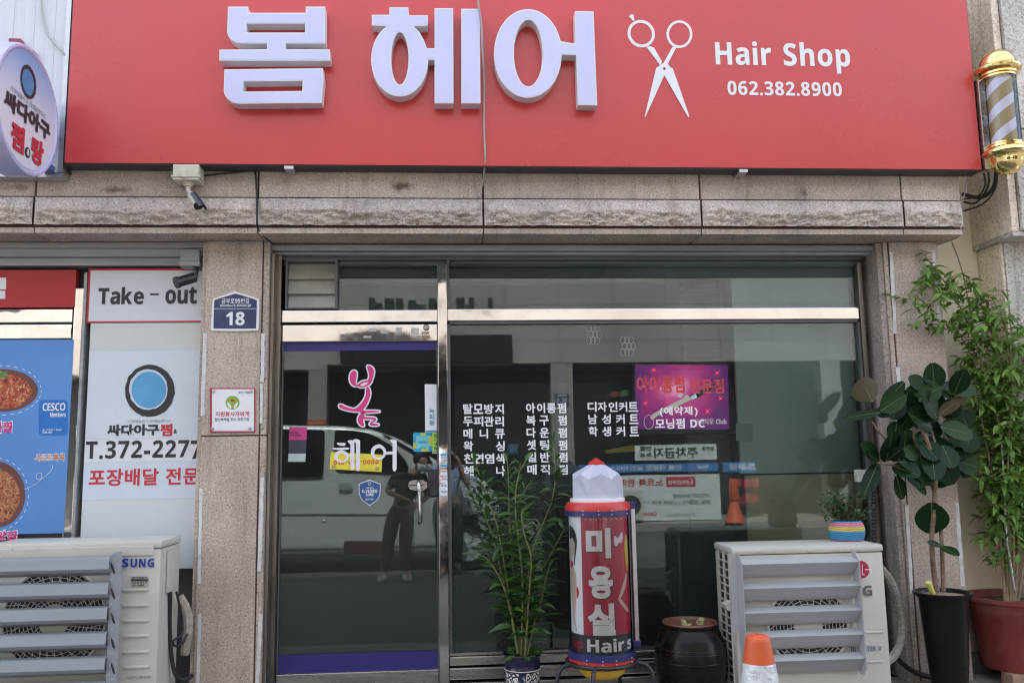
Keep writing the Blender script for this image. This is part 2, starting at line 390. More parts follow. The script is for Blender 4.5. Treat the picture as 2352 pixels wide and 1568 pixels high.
M['navyplate'] = pm('navy plate', (.035, .045, .12), .4, 0, .12, 12, dirt=((.2, .22, .28), .25))
M['redp'] = pm('red plastic', (.52, .035, .03), .33)
M['redprint'] = pm('crimson print', (.42, .015, .045), .4, 0, .04)
M['pink'] = pm('magenta vinyl', (.68, .045, .22), .5, 0, .04)
M['red_ink'] = pm('red ink', (.56, .03, .05), .5, 0, .05)
M['grey_ink'] = pm('grey ink', (.25, .25, .26), .5)
M['gold'] = pm('polished gold', (.86, .66, .28), .06, 1, .06, 3)
M['yellow'] = pm('yellow plastic', (.70, .42, .03), .4)
M['soil'] = pm('potting soil', (.09, .06, .04), .9, 0, .5, 40, bump=.8, bs=90)
M['pebble'] = pm('pale pebbles', (.36, .27, .18), .8, 0, .6, 60, bump=1, bs=80)

# ================================================================== ground
g = MB(); g.grid(lambda a, b: ((a-.5)*120, -60+b*120, 0), 4, 4)
def asphalt():
    m, nt, b = nodes('worn asphalt')
    tc = N(nt, 'ShaderNodeTexCoord'); n1 = N(nt, 'ShaderNodeTexNoise', Scale=60.0, Detail=6.0, Roughness=.75); nt.links.new(tc.outputs['Object'], n1.inputs['Vector'])
    n2 = N(nt, 'ShaderNodeTexNoise', Scale=.7, Detail=5.0); nt.links.new(tc.outputs['Object'], n2.inputs['Vector'])
    c = mixc(nt, 1.0, ramp(nt, n1.outputs[0], [(.35, (.05, .05, .05)), (.7, (.13, .125, .12))]).outputs[0], ramp(nt, n2.outputs[0], [(.3, (.75,)*3), (.7, (1.2,)*3)]).outputs[0], 'MULTIPLY')
    nt.links.new(c, b.inputs['Base Color']); b.inputs['Roughness'].default_value = .85
    bp = N(nt, 'ShaderNodeBump', Strength=.4, Distance=.01); nt.links.new(n1.outputs[0], bp.inputs['Height']); nt.links.new(bp.outputs[0], b.inputs['Normal']); return m
struct(g.build('road', asphalt()))
M['concrete'] = pm('grimy concrete', (.24, .225, .205), .85, 0, .25, 5, bump=.5, bs=60, dirt=((.07, .06, .05), .6))
g = MB(); g.box(-9, 9, -1.25, .14, -.1, .05)
struct(g.build('pavement', M['concrete']))

# ================================================================== the shop building
B = thing('shop_building', 'pink granite shopfront building with split stone band and glazed front under the red sign', 'building', (.9, 0, 0))
SOF = 2.90
def pillar(x0, x1, strip, side):
    m = MB()
    c = .012
    for z0, z1 in ((.05, 1.655), (1.665, SOF-.004)):
        m.prism([(0, 0)]*0 + [(x0, z0), (x1, z0), (x1, z1), (x0, z1)], 0.0, .30)
        sx0, sx1 = strip
        m.box(sx0, sx1, .004, .30, z0, z1)
    p = m.build('pillar', M['stone'], B)
    j = MB(); j.box(min(x0, strip[0])+.006, max(x1, strip[1])-.006, .010, .29, .05, SOF-.01)
    j.build('joint', M['joint'], p); return p
pl_ = pillar(-1.545, -1.196, (-1.186, -1.152), 1)
m = MB(); m.box(-1.572, -1.549, .012, .3, .05, SOF-.006); m.build('edge_strip', M['stone'], pl_)
pr_ = pillar(2.962, 3.300, (2.922, 2.950), -1)
m = MB(); m.box(2.880, 2.918, .016, .30, .05, SOF-.006); m.build('reveal', granite('grey granite reveal', (.37, .33, .30), warm=(.33, .27, .22)), pr_)
# stone band above the openings: joints every 1.40 m
JX = [-5.33, -3.93, -2.525, -1.188, .214, 1.617, 2.966, 3.372]
top = MB(); led = MB(); jt = MB(); rgh = MB()
jt.box(-5.33, 3.362, -.178, .3, 2.912, 3.52)
for a, b in zip(JX, JX[1:]):
    top.cbox(a+.006, b-.006, -.20, .25, 3.128, 3.52, .004)
    led.prismx([(-.19, SOF), (.25, SOF), (.25, 2.934), (-.19, 2.934)], a+.004, b-.004)
    nu = max(12, int((b-a)/.006)); nv = 40
    def fr(s_, t_, a=a, b=b):
        x = a+.006 + (b-a-.012)*s_; z = 2.948 + .170*t_
        edge = min(1, min(s_, 1-s_)*(b-a)/.03)
        lim = .50 + .16*noise.noise(Vector((x*3.1, 7, 1))) + .10*noise.noise(Vector((x*13, 2, 5)))
        q = Vector((x, 0, z)); rough = noise.fractal(Vector((x*16, z*30, 3.1)), .7, 2.1, 6)
        if t_ > lim: y = -.212 - .034*edge*(1-((t_-lim)/(1-lim))**1.5) + .0022*noise.noise(Vector((x*50, z*50, 0)))
        else:
            k = (lim-t_)/lim; chip = noise.noise(Vector((x*7, z*21, 8)))
            y = -.246*edge - .212*(1-edge) + edge*(.034*k + .014*rough*min(1, k*4) + .020*max(0, chip)*min(1, k*5)) 
        y = min(y, -.183)
        return (x, y, z)
    rgh.grid(fr, nu, nv)
    rgh.box(a+.008, b-.008, -.17, .2, 2.950, 3.116)
st = top.build('stone_course', M['course'], B)
jt.build('joint', M['joint'], st)
rgh.build('split_stone_course', M['rough_stone'], B, smooth=True, ang=50)
led.build('soffit_course', M['stone'], B)
# upper storeys carry the sign
up = MB(); up.box(-9.0, 3.30, -.02, 7, 3.53, 9.0); up.box(-9.05, 3.36, -.12, 7.05, 9.0, 9.2)
up.build('upper_wall', M['stone'], B)
m = MB(); m.box(-9.0, -1.58, .32, 7, 0, 3.52); m.build('bay_wall', M['stone'], B)
# the room behind the glass
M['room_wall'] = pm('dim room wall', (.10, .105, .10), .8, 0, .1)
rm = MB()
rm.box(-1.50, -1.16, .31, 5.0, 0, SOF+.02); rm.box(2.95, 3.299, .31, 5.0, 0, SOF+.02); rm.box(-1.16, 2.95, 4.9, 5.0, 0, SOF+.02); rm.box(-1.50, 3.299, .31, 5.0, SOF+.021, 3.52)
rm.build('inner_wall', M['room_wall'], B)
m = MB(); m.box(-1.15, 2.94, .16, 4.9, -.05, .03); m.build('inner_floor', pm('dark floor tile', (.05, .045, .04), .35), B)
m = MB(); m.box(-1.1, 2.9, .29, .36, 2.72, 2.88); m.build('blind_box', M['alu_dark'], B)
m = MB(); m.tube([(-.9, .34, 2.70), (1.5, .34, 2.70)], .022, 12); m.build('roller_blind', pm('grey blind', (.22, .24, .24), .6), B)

# ---- door and window frames
hd = MB()
hd.prismx([(.055, 2.852), (.055, 2.888), (.26, 2.893), (.26, 2.852)], -1.150, 2.88)
hd.box(-1.150, 2.875, .10, .27, 2.835, 2.850)
hd.build('shutter_rail', M['alu_paint'], B)
m = MB(); m.box(-1.150, 2.86, .165, .28, 2.815, 2.834); m.box(-1.150, 2.86, .21, .28, 2.78, 2.815); m.build('head_frame', M['alu_dark'], B)
jb = MB(); jb.cbox(-1.150, -1.128, .045, .26, .05, 2.833, .004); jb.box(-1.127, -1.100, .13, .26, .05, 2.833)
jb.build('door_jamb', M['steel_brown'], B)
jb = MB(); jb.cbox(2.805, 2.835, .15, .26, .05, 2.79, .004); jb.box(2.836, 2.878, .215, .27, .05, 2.834)
jb.build('window_jamb', M['steel_brown'], B)
m = MB(); m.cbox(-.082, -.020, .145, .25, .05, 2.78, .004); m.build('centre_post', M['steel'], B)
# transom strips: polished sheet facing slightly up and down
m = MB(); m.cbox(-.019, 2.80, .158, .24, 2.397, 2.478, .006); m.cbox(-1.099, -.083, .158, .24, 2.392, 2.474, .006)
m.build('transom_bar', M['steel'], B)
m = MB(); m.box(-.019, 2.804, .185, .235, .262, .278); m.cbox(-.019, 2.804, .165, .24, .205, .258, .006); m.cbox(-.019, 2.804, .14, .24, .125, .195, .006); m.cbox(-.019, 2.804, .10, .24, .05, .115, .006)
m.build('window_sill', M['steel_dull'], B)
m = MB(); m.box(-.019, .0, .17, .24, .28, 2.395); m.box(2.79, 2.804, .17, .24, .28, 2.395); m.box(-.019, 2.804, .17, .24, 2.38, 2.396); m.box(-.019, -.004, .17, .24, 2.48, 2.815)
m.build('window_frame', M['alu_dark'], B)
win = MB(); win.box(0, 2.79, GL, GL+.008, .278, 2.38); win = win.build('window_glass', M['glass'], B)
m = MB(); m.box(-.004, 2.79, GL, GL+.008, 2.48, 2.80); m.build('transom_glass', M['glass'], B)
m = MB(); m.box(-.745, -.083, GL, GL+.008, 2.476, 2.79); m.build('transom_glass', M['glass'], B)
# louvred vent
v0, v1 = P(658, 598, .17), P(775, 710, .17)
lv = MB()
for a, b, c, d in ((v0.x, v1.x, v0.z-.012, v0.z), (v0.x, v1.x, v1.z, v1.z+.010), (v0.x, v0.x+.012, v1.z+.010, v0.z-.012), (v1.x-.014, v1.x, v1.z+.010, v0.z-.012)): lv.box(a, b, .15, .23, c, d)
lvo = lv.build('louvre_frame', M['alu_dark'], B)
for i in range(3):
    q = MB(); zt = v0.z-.016 - i*(v0.z-v1.z-.03)/3; zb = zt - (v0.z-v1.z-.03)/3 + .004
    q.prismx([(.175, zb-.012), (.182, zb-.012), (.215, zt), (.208, zt)], v0.x+.013, v1.x-.015)
    q.build('louvre_slat', pm('frosted louvre glass', (.40, .385, .34), .25, 0, .12, 7, dirt=((.2, .18, .14), .4)), lvo)

# ---- glass door
dr = MB(); DX0, DX1 = -1.097, -.086
dr.cbox(DX0, DX1, .175, .235, 2.268, 2.380, .005); dr.build('door_rail', M['steel'], B)
m = MB(); m.cbox(DX0, DX1, .175, .235, .055, .185, .005); m.build('door_kick_rail', M['steel_dull'], B)
m = MB(); m.box(DX0, DX0+.010, .19, .225, .185, 2.268); m.box(DX1-.006, DX1, .19, .225, .185, 2.268); m.build('door_edge', M['alu_dark'], B)
m = MB(); m.box(DX0+.01, DX1-.006, GL, GL+.010, .185, 2.268); dg = m.build('door_glass', M['glass'], B)
M['blue_film'] = pm('dark blue film', (.032, .026, .17), .35, 0, .05)
z = lambda v: P(830, v, GL).z
m = MB(); m.box(DX0+.011, DX1-.007, GL-.002, GL-.0005, z(805), z(783)); m.build('blue_band', M['blue_film'], dg); m = MB(); m.box(DX0+.011, DX1-.007, GL-.002, GL-.0005, z(1541), z(1498)); m.build('blue_band', M['blue_film'], dg)
def film(name, col, a):
    m = bpy.data.materials.new(name); m.use_nodes = True; nt = m.node_tree; b = nt.nodes['Principled BSDF']
    b.inputs['Base Color'].default_value = (*col, 1); b.inputs['Roughness'].default_value = .55; b.inputs['Alpha'].default_value = a; return m
zf = P(830, 1103, GL).z
m = MB(); m.box(DX0+.011, DX1-.007, GL+.012, GL+.013, .19, zf); m.build('privacy_film', film('olive grey film', (.085, .085, .075), .85), dg)
xr = P(1715, 1300, GL).x
m = MB(); m.box(.004, xr, GL+.010, GL+.011, .282, zf); m.build('privacy_film', film('dark green film', (.035, .06, .06), .45), win)
# inside of the window: dim grey-green partition, beige cupboard, maroon counter
xp = P(1692, 900, .34).x; xq = P(1610, 900, .34).x
m = MB(); m.box(xp, 2.82, .335, .365, P(1800, 1086, .34).z, 2.72)
m.build('partition_panel', pm('grey green frosted panel', (.50, .58, .56), .6, 0, .08, 2), B)
m = MB(); m.box(xp+.03, 2.82, .345, .37, .03, P(1800, 1090, .34).z); m.build('cupboard', pm('beige cupboard', (.62, .57, .40), .6, 0, .08, 2), B)
m = MB(); m.box(xq-.06, xp-.002, .53, .56, .9, 2.72); m.build('wood_panel', pm('grey wood grain panel', (.12, .115, .11), .6, 0, .35, 5, stretch=(1, 1, 22)), B)
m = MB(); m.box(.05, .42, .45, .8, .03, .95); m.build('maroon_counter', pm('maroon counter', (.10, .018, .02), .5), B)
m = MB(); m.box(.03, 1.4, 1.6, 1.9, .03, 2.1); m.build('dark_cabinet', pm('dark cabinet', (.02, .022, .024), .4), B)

# ---- lettering on the door and the window, set on the outside of the glass
GF = GL - .0012
zb = lin(631.6, 803.9, .21976)
pinkL = [[(795,230),(820,212),(848,218),(858,250),(846,310),(843,345),(858,375),(835,378),(800,360),(782,320),(780,270)],
 [(960,165),(985,160),(1020,180),(1038,215),(1030,270),(1015,310),(1010,335),(985,365),(940,385),(895,390),(866,378),(870,352),(900,330),(940,318),(968,317),(983,290),(985,250),(970,200)],
 [(955,385),(975,380),(995,420),(997,470),(975,540),(940,600),(910,630),(1000,632),(1075,632),(1100,640),(1075,648),(960,655),(880,642),(810,640),(740,625),(690,610),(668,590),(670,570),(690,565),(740,590),(800,610),(835,612),(880,580),(925,525),(950,470),(952,420)],
 [(915,655),(940,660),(928,690),(960,698),(1020,700),(1050,706),(1062,728),(1035,748),(1012,764),(1080,770),(1085,782),(1060,790),(1000,787),(985,772),(1000,752),(1028,735),(1035,724),(1000,720),(950,720),(925,715),(920,740),(935,790),(915,797),(885,780),(865,745),(868,705),(885,670)]]
eye = [(885,366),(915,346),(950,336),(978,334),(955,360),(915,377)]
m = MB()
for L in pinkL: shape_on(m, [smooth_loop(L, 1)], GF-.0004, .0004, .0085, 0, zb)
shape_on(m, [smooth_loop(ring(935, 350, 62, 40, 16), 0)], GF-.0006, .0004, .0, 0, zb)
lw = m.build('lettering_outline', M['white'], dg)
m = MB()
for i, L in enumerate(pinkL): shape_on(m, [smooth_loop(L, 2)] + ([smooth_loop(eye, 1)] if i == 1 else []), GF-.0014, .0004, 0, 0, zb)
m.build('pink_lettering', M['pink'], dg)
whiteL = [[smooth_loop([(645,962),(680,968),(740,965),(735,998),(690,1000),(650,985)], 1)], [smooth_loop([(597,1015),(640,1022),(780,1012),(775,1040),(640,1042),(605,1035)], 1)],
 [ring(694, 1110, 75, 64, 30), ring(698, 1116, 43, 38, 24)], [[(672,1050),(690,1042),(718,1046),(730,1060),(680,1060)]], [[(762,1090),(795,1088),(795,1116),(764,1116)]],
 [[(755,946),(790,938),(820,944),(829,958),(831,1232),(818,1252),(800,1252),(788,1225),(789,985),(770,968)]], [[(815,933),(850,928),(880,936),(890,948),(888,1240),(872,1265),(855,1260),(847,1235),(847,975),(830,958)]],
 [ring(1082, 1066, 80, 80, 34), ring(1086, 1071, 48, 50, 26)], [[(1062,995),(1075,982),(1105,984),(1120,998),(1100,1002)]], [[(1158,1060),(1232,1058),(1232,1088),(1160,1090)]],
 [[(1195,934),(1230,929),(1262,935),(1273,948),(1271,1245),(1256,1266),(1238,1263),(1229,1240),(1230,978),(1212,957)]]]
m = MB()
for L in whiteL: shape_on(m, L, GF-.0004-.0002*whiteL.index(L), .0004, 0, 0, zb)
m.build('white_lettering', M['white'], dg)
# price list columns
zc = lin(976, 861.3, .18306)
def chars(mb, items, y0, y1, sh=0.0):
    for ch, x0, x1 in items:
        a = zc(x0+sh, y0); b = zc(x1+sh, y1); text_on(mb, ch, (*a, *b), GF-.0006, .028, .0006)
c1 = MB()
X4 = [(478, 598), (608, 730), (742, 862), (880, 990)]
r1 = ['탈모방지', '두피관리', '메-니-큐', '왁--싱', '천연염색', '헤--나']
for i, s in enumerate(r1):
    y0 = 360 + i*155.5; y1 = y0+126
    if len(s) == 4 and '-' not in s: it = [(c, *X4[k]) for k, c in enumerate(s)]
    elif s == '메-니-큐': it = [('메', 478, 590), ('니', 682, 788), ('큐', 874, 996)]
    else: it = [(s[0], 478, 600), (s[-1], 882, 996)]
    chars(c1, it, y0, y1, i*2.2)
c1.build('lettering', M['white'], win)
c2 = MB()
for i, s in enumerate(['아이롱펌', '복구펌', '다운펌', '셋팅펌', '일반펌', '매직펌']):
    y0 = 350 + i*154; y1 = y0+126
    xs = [(1268, 1385), (1405, 1508), (1528, 1645), (1662, 1772)] if len(s) == 4 else [(1268, 1386), (1434, 1552), (1666, 1776)]
    chars(c2, [(c, *xs[k]) for k, c in enumerate(s)], y0, y1, i*3.2)
c2.build('lettering', M['white'], win)
zd = lin(1292, 803.9, .27459)
c3 = MB()
for i, s in enumerate(['디자인커트', '남성커트', '학생커트']):
    y0 = 433 + i*102; y1 = y0+82; sh = i*3
    xs = [(210, 285), (293, 371), (385, 460), (470, 541), (551, 631)] if len(s) == 5 else [(212, 288), (325, 402), (443, 518), (556, 632)]
    for c, (x0, x1) in zip(s, xs): text_on(c3, c, (*zd(x0+sh, y0), *zd(x1+sh, y1)), GF-.0006, .026, .0006)
c3.build('lettering', M['white'], win)
c4 = MB(); text_on(c4, '(예약제)', (*zd(812, 470), *zd(1130, 554)), GF-.0006, .026, .0006, gap=.14); text_on(c4, '모닝펌 DC', (*zd(775, 570), *zd(1190, 656)), GF-.0006, .026, .0006, gap=.14)
c4.build('lettering', M['white'], win)
# silver lattice decals near the top
dec = MB()
for (u, v) in ((1362, 768), (1440, 795)):
    for i in range(3):
        for j in range(3):
            for rr in (7.0,): 
                cc = (u + (i-1)*9 + (j % 2)*4.5, v + (j-1)*14); shape_on(dec, [ring(*cc, 6.4, 9, 18), ring(*cc, 5.4, 8, 18)], GF-.0003-.0002*((i+j) % 4), .0003)
dec.build('lattice_decal', pm('silver decal', (.33, .34, .33), .5), win)

# ---- left bay: shutter rails and frames
m = MB()
for (va, vb, ya) in ((556, 570, .02), (571, 590, .05), (592, 611, .09)):
    zt, zb_ = P(300, va, ya).z, P(300, vb, ya).z; m.box(-5.0, -1.575, ya, .3, zb_+.004, zt)
m.build('bay_shutter_rail', M['alu_paint'], B)
a, b_ = P(176, 700, .13), P(197, 700, .13)
m = MB(); m.cbox(P(167, 800, .13).x, P(188, 800, .13).x, .12, .25, .05, 2.62, .005); m.build('bay_post', M['steel'], B)
m = MB(); m.box(P(188.5, 800, .13).x, P(195, 800, .13).x, .11, .25, .05, 2.72); m.build('bay_edge_trim', M['alu_paint'], B)
m = MB()
for va, vb in ((709, 741), (745, 778)):
    m.cbox(-4.5, P(168, 725, .15).x, .14, .2, P(90, vb, .14).z, P(90, va, .14).z, .005)
m.build('bay_rail', M['steel_wavy'], B)
m = MB(); m.box(-5, -1.58, .2, .3, .05, 2.72); m.build('bay_backing', M['alu_dark'], B)

# ================================================================== big red sign
SY = -.33
S = thing('shop_sign', 'wide red hair shop sign box with raised lavender letters above the granite band', 'sign', (.57, -.27, 3.29))
m = MB(); m.box(-2.305, 3.445, SY, SY+.006, 3.296, 4.80); m.build('sign_face', M['red_sign'], S)
m = MB(); m.box(-2.312, 3.452, SY+.0065, -.205, 3.290, 4.806); m.build('sign_casing', M['sign_edge'], S)
zB = lin(459.4, 0, .41504); LY = SY - .088
def letter(loops, nm='raised_letter'):
    q = MB()
    for L in loops: shape_on(q, L, LY, .086, 0, 0, zB)
    o = q.build(nm, M['white_alu'], S)
    q = MB()
    for L in loops: shape_on(q, L, LY-.0015, .0012, -.0065, 0, zB)
    q.build('letter_face', M['lav'], o); return o
letter([[[(155,38),(265,38),(268,72),(585,72),(585,38),(693,38),(693,242),(474,242),(474,274),(717,274),(720,337),(107,337),(107,276),(370,273),(370,242),(235,242),(200,236),(172,220),(156,200),(150,180)], [(258,132),(256,181),(581,181),(582,132)]],
        [[(135,385),(680,378),(684,440),(672,570),(215,575),(180,568),(152,548),(136,525),(131,505)], [(241,452),(238,508),(566,504),(568,447)]]])
ellr = lambda cx, cy, rx, ry, a0, a1, n: [(cx+rx*math.cos(R(a)), cy+ry*math.sin(R(a))) for a in [a0+(a1-a0)*i/n for i in range(n+1)]]
hr = ellr(1105, 330, 158, 205, 62-90, -18, 5)
letter([[[(1048,42),(1153,42),(1155,86),(1260,86),(1260,143),(1182,147),(1212,176),(1238,220),(1255,268),(1298,268),(1298,47),(1401,47),(1403,573),(1298,573),(1298,332),(1263,332)] + ellr(1105, 330, 158, 205, 8, 240, 34) + [(1030,147),(951,142),(951,83),(1048,83)], ring(1106, 324, 48, 145, 36)],
        [[(1446,50),(1549,50),(1552,573),(1446,573)]]])
letter([[ellr(1815, 297, 188, 245, -16, -344, 50) + [(2003,303),(2082,305),(2092,582),(2198,584),(2178,65),(2075,63),(2078,243)], ring(1817, 295, 80, 184, 44)]])
zC = lin(1378, 0, .41408)
sc_ = MB()
sl1 = [[ring(229,188,78,74,36,R(48)), ring(229,188,62,58,36,R(48))]]
sl2 = [[ring(441,191,72,77,36), ring(441,191,58,63,36)]]
for L in (sl1, sl2): 
    for q in L: shape_on(sc_, q, SY-.002-(.0006 if L is sl2 else 0), .0015, 0, 0, zC)
for k, q in enumerate([[(160,92),(172,81),(186,82),(188,98),(192,112),(184,118),(172,104)], [(258,262),(276,258),(300,265),(345,345),(335,365),(325,350)], [(402,262),(425,262),(378,352),(362,368),(352,352)]]):
    shape_on(sc_, [q], SY-.0035-.0005*k, .0015, 0, 0, zC)
shape_on(sc_, [[(312,378),(335,362),(352,352),(374,350),(388,372),(405,382),(497,648),(490,653),(357,418),(254,646),(247,650)], ring(357, 382, 8, 8, 14)], SY-.006, .0015, 0, 0, zC)
sc_.build('scissors_emblem', M['white'], S)
m = MB(); text_on(m, 'Hair Shop', (1643.5, 97, 1952, 168), SY-.0015, .030, .0013, gap=.135); text_on(m, '062.382.8900', (1671, 188, 1933, 221), SY-.0015, .022, .0013, gap=.10)
m.build('lettering', M['white'], S)
for u, v in ((668, 389), (1700, 398)):
    q = P(u, v, -.26); m = MB(); m.cbox(q.x-.028, q.x+.028, -.325, -.22, 3.268, 3.289, .003); m.build('lamp_clip', M['alu'], S)

# ---- neighbour's white sign panel, its round projecting sign
xw = P(143, 200, -.30).x
W = thing('white_sign_panel', 'white ribbed sign panel with grey metal edge left of the red sign', 'sign', (-3.4, -.25, 3.24))
zw = P(60, 401, -.30).z
m = MB()
n_ = 46
for i in range(n_):
    a = -5.2 + (xw+5.2)*i/n_; b_ = -5.2 + (xw+5.2)*(i+1)/n_; m.box(a+.0004, b_-.0004, -.300 + .0012*(i % 2), -.22, zw+.015, 4.8)
m.build('panel', pm('white ribbed panel', (.66, .68, .72), .4, 0, .06, 2, stretch=(14, 1, .6)), W)
m = MB(); m.box(-5.2, xw+.03, -.295, -.205, zw-.012, zw+.012); m.build('bottom_rail', M['alu'], W)
m = MB(); m.box(xw+.002, xw+.03, -.305, -.205, zw+.014, 4.8); m.build('edge_rail', M['alu'], W)
m = MB(); m.box(xw+.034, -2.318, -.255, -.20, zw+.03, 4.8); m.build('edge_strip', pm('dark steel strip', (.12, .115, .12), .35, .7), W)
zA = lin(0, 0, .36633)
m = MB()
for k, L in enumerate([[(52,248),(62,241),(130,243),(137,255),(144,305),(70,305)], ring(192,338,28,27,20), ring(-4,290,16,16,16)]): shape_on(m, [L], -.335, .03, 0, 0, zA)
m.build('raised_letter', pm('faded red letter', (.30, .06, .085), .5), W)
XS, RC, RZ, RR = -2.34, -.72, 3.458, .322
D = thing('round_sign', 'round lavender rimmed restaurant sign projecting beside the red sign', 'sign', (XS, -.33, RZ))
m = MB(); m.lathe([(RR+.005, -.005), (RR+.020, .006), (RR+.034, .004), (RR+.042, -.012), (RR+.042, -.13), (RR+.02, -.145), (0.001, -.145)], (XS, RC, RZ), 72, 0, 'x')
m.build('rim', pm('lavender rim', (.50, .50, .74), .3, 0, .04), D, smooth=True)
def disc_face():
    mt, nt, b = nodes('sky blue to white print'); tc = N(nt, 'ShaderNodeTexCoord'); sx = N(nt, 'ShaderNodeSeparateXYZ'); nt.links.new(tc.outputs['Object'], sx.inputs[0])
    mr = N(nt, 'ShaderNodeMapRange'); mr.inputs[1].default_value = RZ-.06; mr.inputs[2].default_value = RZ+.30; nt.links.new(sx.outputs[2], mr.inputs[0])
    nt.links.new(ramp(nt, mr.outputs[0], [(0, (.72, .72, .80)), (.35, (.60, .68, .82)), (1, (.20, .42, .72))]).outputs[0], b.inputs['Base Color']); b.inputs['Roughness'].default_value = .3; return mt
m = MB(); m.lathe([(RR+.003, -.003), (0.0005, -.003)], (XS, RC, RZ), 72, 0, 'x'); dfc = m.build('face', disc_face(), D)
def on_disc(mb, V, Fc, y0, z0, w_, h_, lift): 
    V = fit(V, w_, h_); mb.add(put(V, (XS+lift, y0, z0), (0, 1, 0), (0, 0, 1), .001, (1, 0, 0)), Fc)
def disc_loop(mb, loops, lift):
    V, Fc = curve_mesh(loops, .001); mb.add([Vector((XS+lift+v.z, v.x, v.y)) for v in V], Fc)
def brush_ring(c, r, k=.2):
    out = [(c[0]+r*math.cos(a)*(1+.05*noise.noise(Vector((a*5, 1, 0)))), c[1]+r*1.05*math.sin(a)*(1+.05*noise.noise(Vector((a*5, 5, 0))))) for a in [2*math.pi*i/60 for i in range(60)]]
    inn = [(c[0]-.06*r+r*(1-k)*math.cos(a)*(1+.06*noise.noise(Vector((a*4, 9, 0)))), c[1]-.05*r+r*(1-k)*1.05*math.sin(a)*(1+.06*noise.noise(Vector((a*4, 3, 0))))) for a in [2*math.pi*i/60 for i in range(60)]]
    return [out, inn]
EC = (-.742, 3.618)
m = MB(); disc_loop(m, brush_ring(EC, .088), .0015); m.build('emblem_ring', M['blackvinyl'], dfc)
m = MB(); disc_loop(m, [ring(EC[0]-.004, EC[1]-.004, .066, .070, 40)], .0010); m.build('emblem_disc', pm('emblem blue', (.06, .27, .52), .4), dfc)
m = MB(); V, Fc = text_shape('싸다아구', .045); on_disc(m, V, Fc, -.985, 3.375, .525, .105, .0018)
m.build('lettering', M['blackvinyl'], dfc)
m = MB(); V, Fc = text_shape('가격에놀라고,맛에놀란다!!!', .0); on_disc(m, V, Fc, -.93, 3.488, .40, .030, .0018); m.build('small_lettering', M['grey_ink'], dfc)
m = MB(); V, Fc = text_shape('찜', .04); on_disc(m, V, Fc, -.895, 3.190, .145, .150, .0018); V, Fc = text_shape('탕', .04); on_disc(m, V, Fc, -.665, 3.190, .140, .150, .0018); m.build('red_lettering', M['red_ink'], dfc)
m = MB(); disc_loop(m, [ring(-.705, 3.222, .030, .030, 24)], .0012); m.build('ampersand_disc', M['blackvinyl'], dfc)
m = MB(); V, Fc = text_shape('&', .01); on_disc(m, V, Fc, -.72, 3.205, .032, .036, .003); m.build('ampersand', M['white'], dfc)
m = MB()
for zz in (RZ-.20, RZ+.0): m.cbox(XS-.10, XS-.03, RC+RR, -.305, zz-.02, zz+.02, .004)
m.build('bracket', pm('blue bracket', (.05, .09, .28), .4), D)

# ---- plates on the pillar
zp = lin(402, 516.8, .36607)
A = thing('address_plate', 'navy house number plate 18 on the left granite pillar', 'number plate', P(540, 720, -.004))
m = MB(); shape_on(m, [smooth_loop([(223,655),(236,470),(243,460),(376,417),(384,417),(522,460),(529,470),(524,655),(516,664),(230,664)], 1)], -.012, .011, 0, 0, zp); m.build('rim', M['white'], A)
m = MB(); shape_on(m, [smooth_loop([(240,644),(246,476),(250,468),(378,430),(384,430),(510,468),(514,476),(509,644),(505,650),(244,650)], 1)], -.0128, .001, 0, 0, zp); m.build('plate_face', M['navyplate'], A)
m = MB(); text_on(m, '금부로95번길', (509, 684.5, 572, 697.5), -.0132, .008, .0006); text_on(m, 'Geumbu-ro 95beon-gil', (505.6, 698.5, 576, 705.5), -.0132, .0, .0006); text_on(m, '18', (519, 716, 562, 747), -.0132, .05, .0006, gap=.16)
shape_on(m, [rect(244, 523, 511, 525.5)], -.0135, .0006, 0, 0, zp); m.build('lettering', M['white'], A)
A = thing('notice_plaque', 'white acrylic plaque with red border and green hands emblem on the left pillar', 'plaque', P(534, 942, -.004))
m = MB(); shape_on(m, [rect(220, 1021, 502, 1300)], -.010, .009, 0, 0, zp); m.build('border', pm('plaque red', (.42, .035, .07), .3), A)
m = MB(); shape_on(m, [rect(232, 1029, 495, 1291)], -.0112, .001, 0, 0, zp); m.build('plaque_face', M['white'], A)
m = MB(); shape_on(m, [ring(361, 1113, 44, 43, 32)], -.0118, .0005, 0, 0, zp); m.build('emblem', pm('leaf green', (.25, .42, .05), .5), A)
m = MB()
for s_ in (-1, 1): shape_on(m, [smooth_loop([(361+s_*6,1150),(361+s_*10,1128),(361+s_*30,1108),(361+s_*36,1112),(361+s_*30,1130),(361+s_*18,1150)], 1)], -.0122, .0004, 0, 0, zp)
m.build('hands', M['white'], A)
m = MB(); shape_on(m, [smooth_loop([(361,1110),(348,1098),(352,1090),(361,1095),(370,1090),(374,1098)], 1)], -.0126, .0004, 0, 0, zp); text_on(m, '자원봉사자에게', (495, 944.5, 572, 956), -.0118, .018, .0005); m.build('red_lettering', M['red_ink'], A)
m = MB(); text_on(m, '할인혜택을 주는 착한기업', (493.5, 959, 571.5, 966.5), -.0118, .006, .0005); text_on(m, '할인가맹점', (548, 898, 574, 903.5), -.0118, .0, .0005); m.build('lettering', M['blackvinyl'], A)
m = MB()
for a, b in ((244, 1042), (479, 1042), (236, 1275), (470, 1275)):
    q = P(*zp(a, b), -.012); m.lathe([(.0095, 0), (.0095, -.008), (.006, -.012), (.0005, -.013)], (q.x, -.0115, q.z), 14, 0, 'y')
m.build('screw_cap', M['alu'], A)
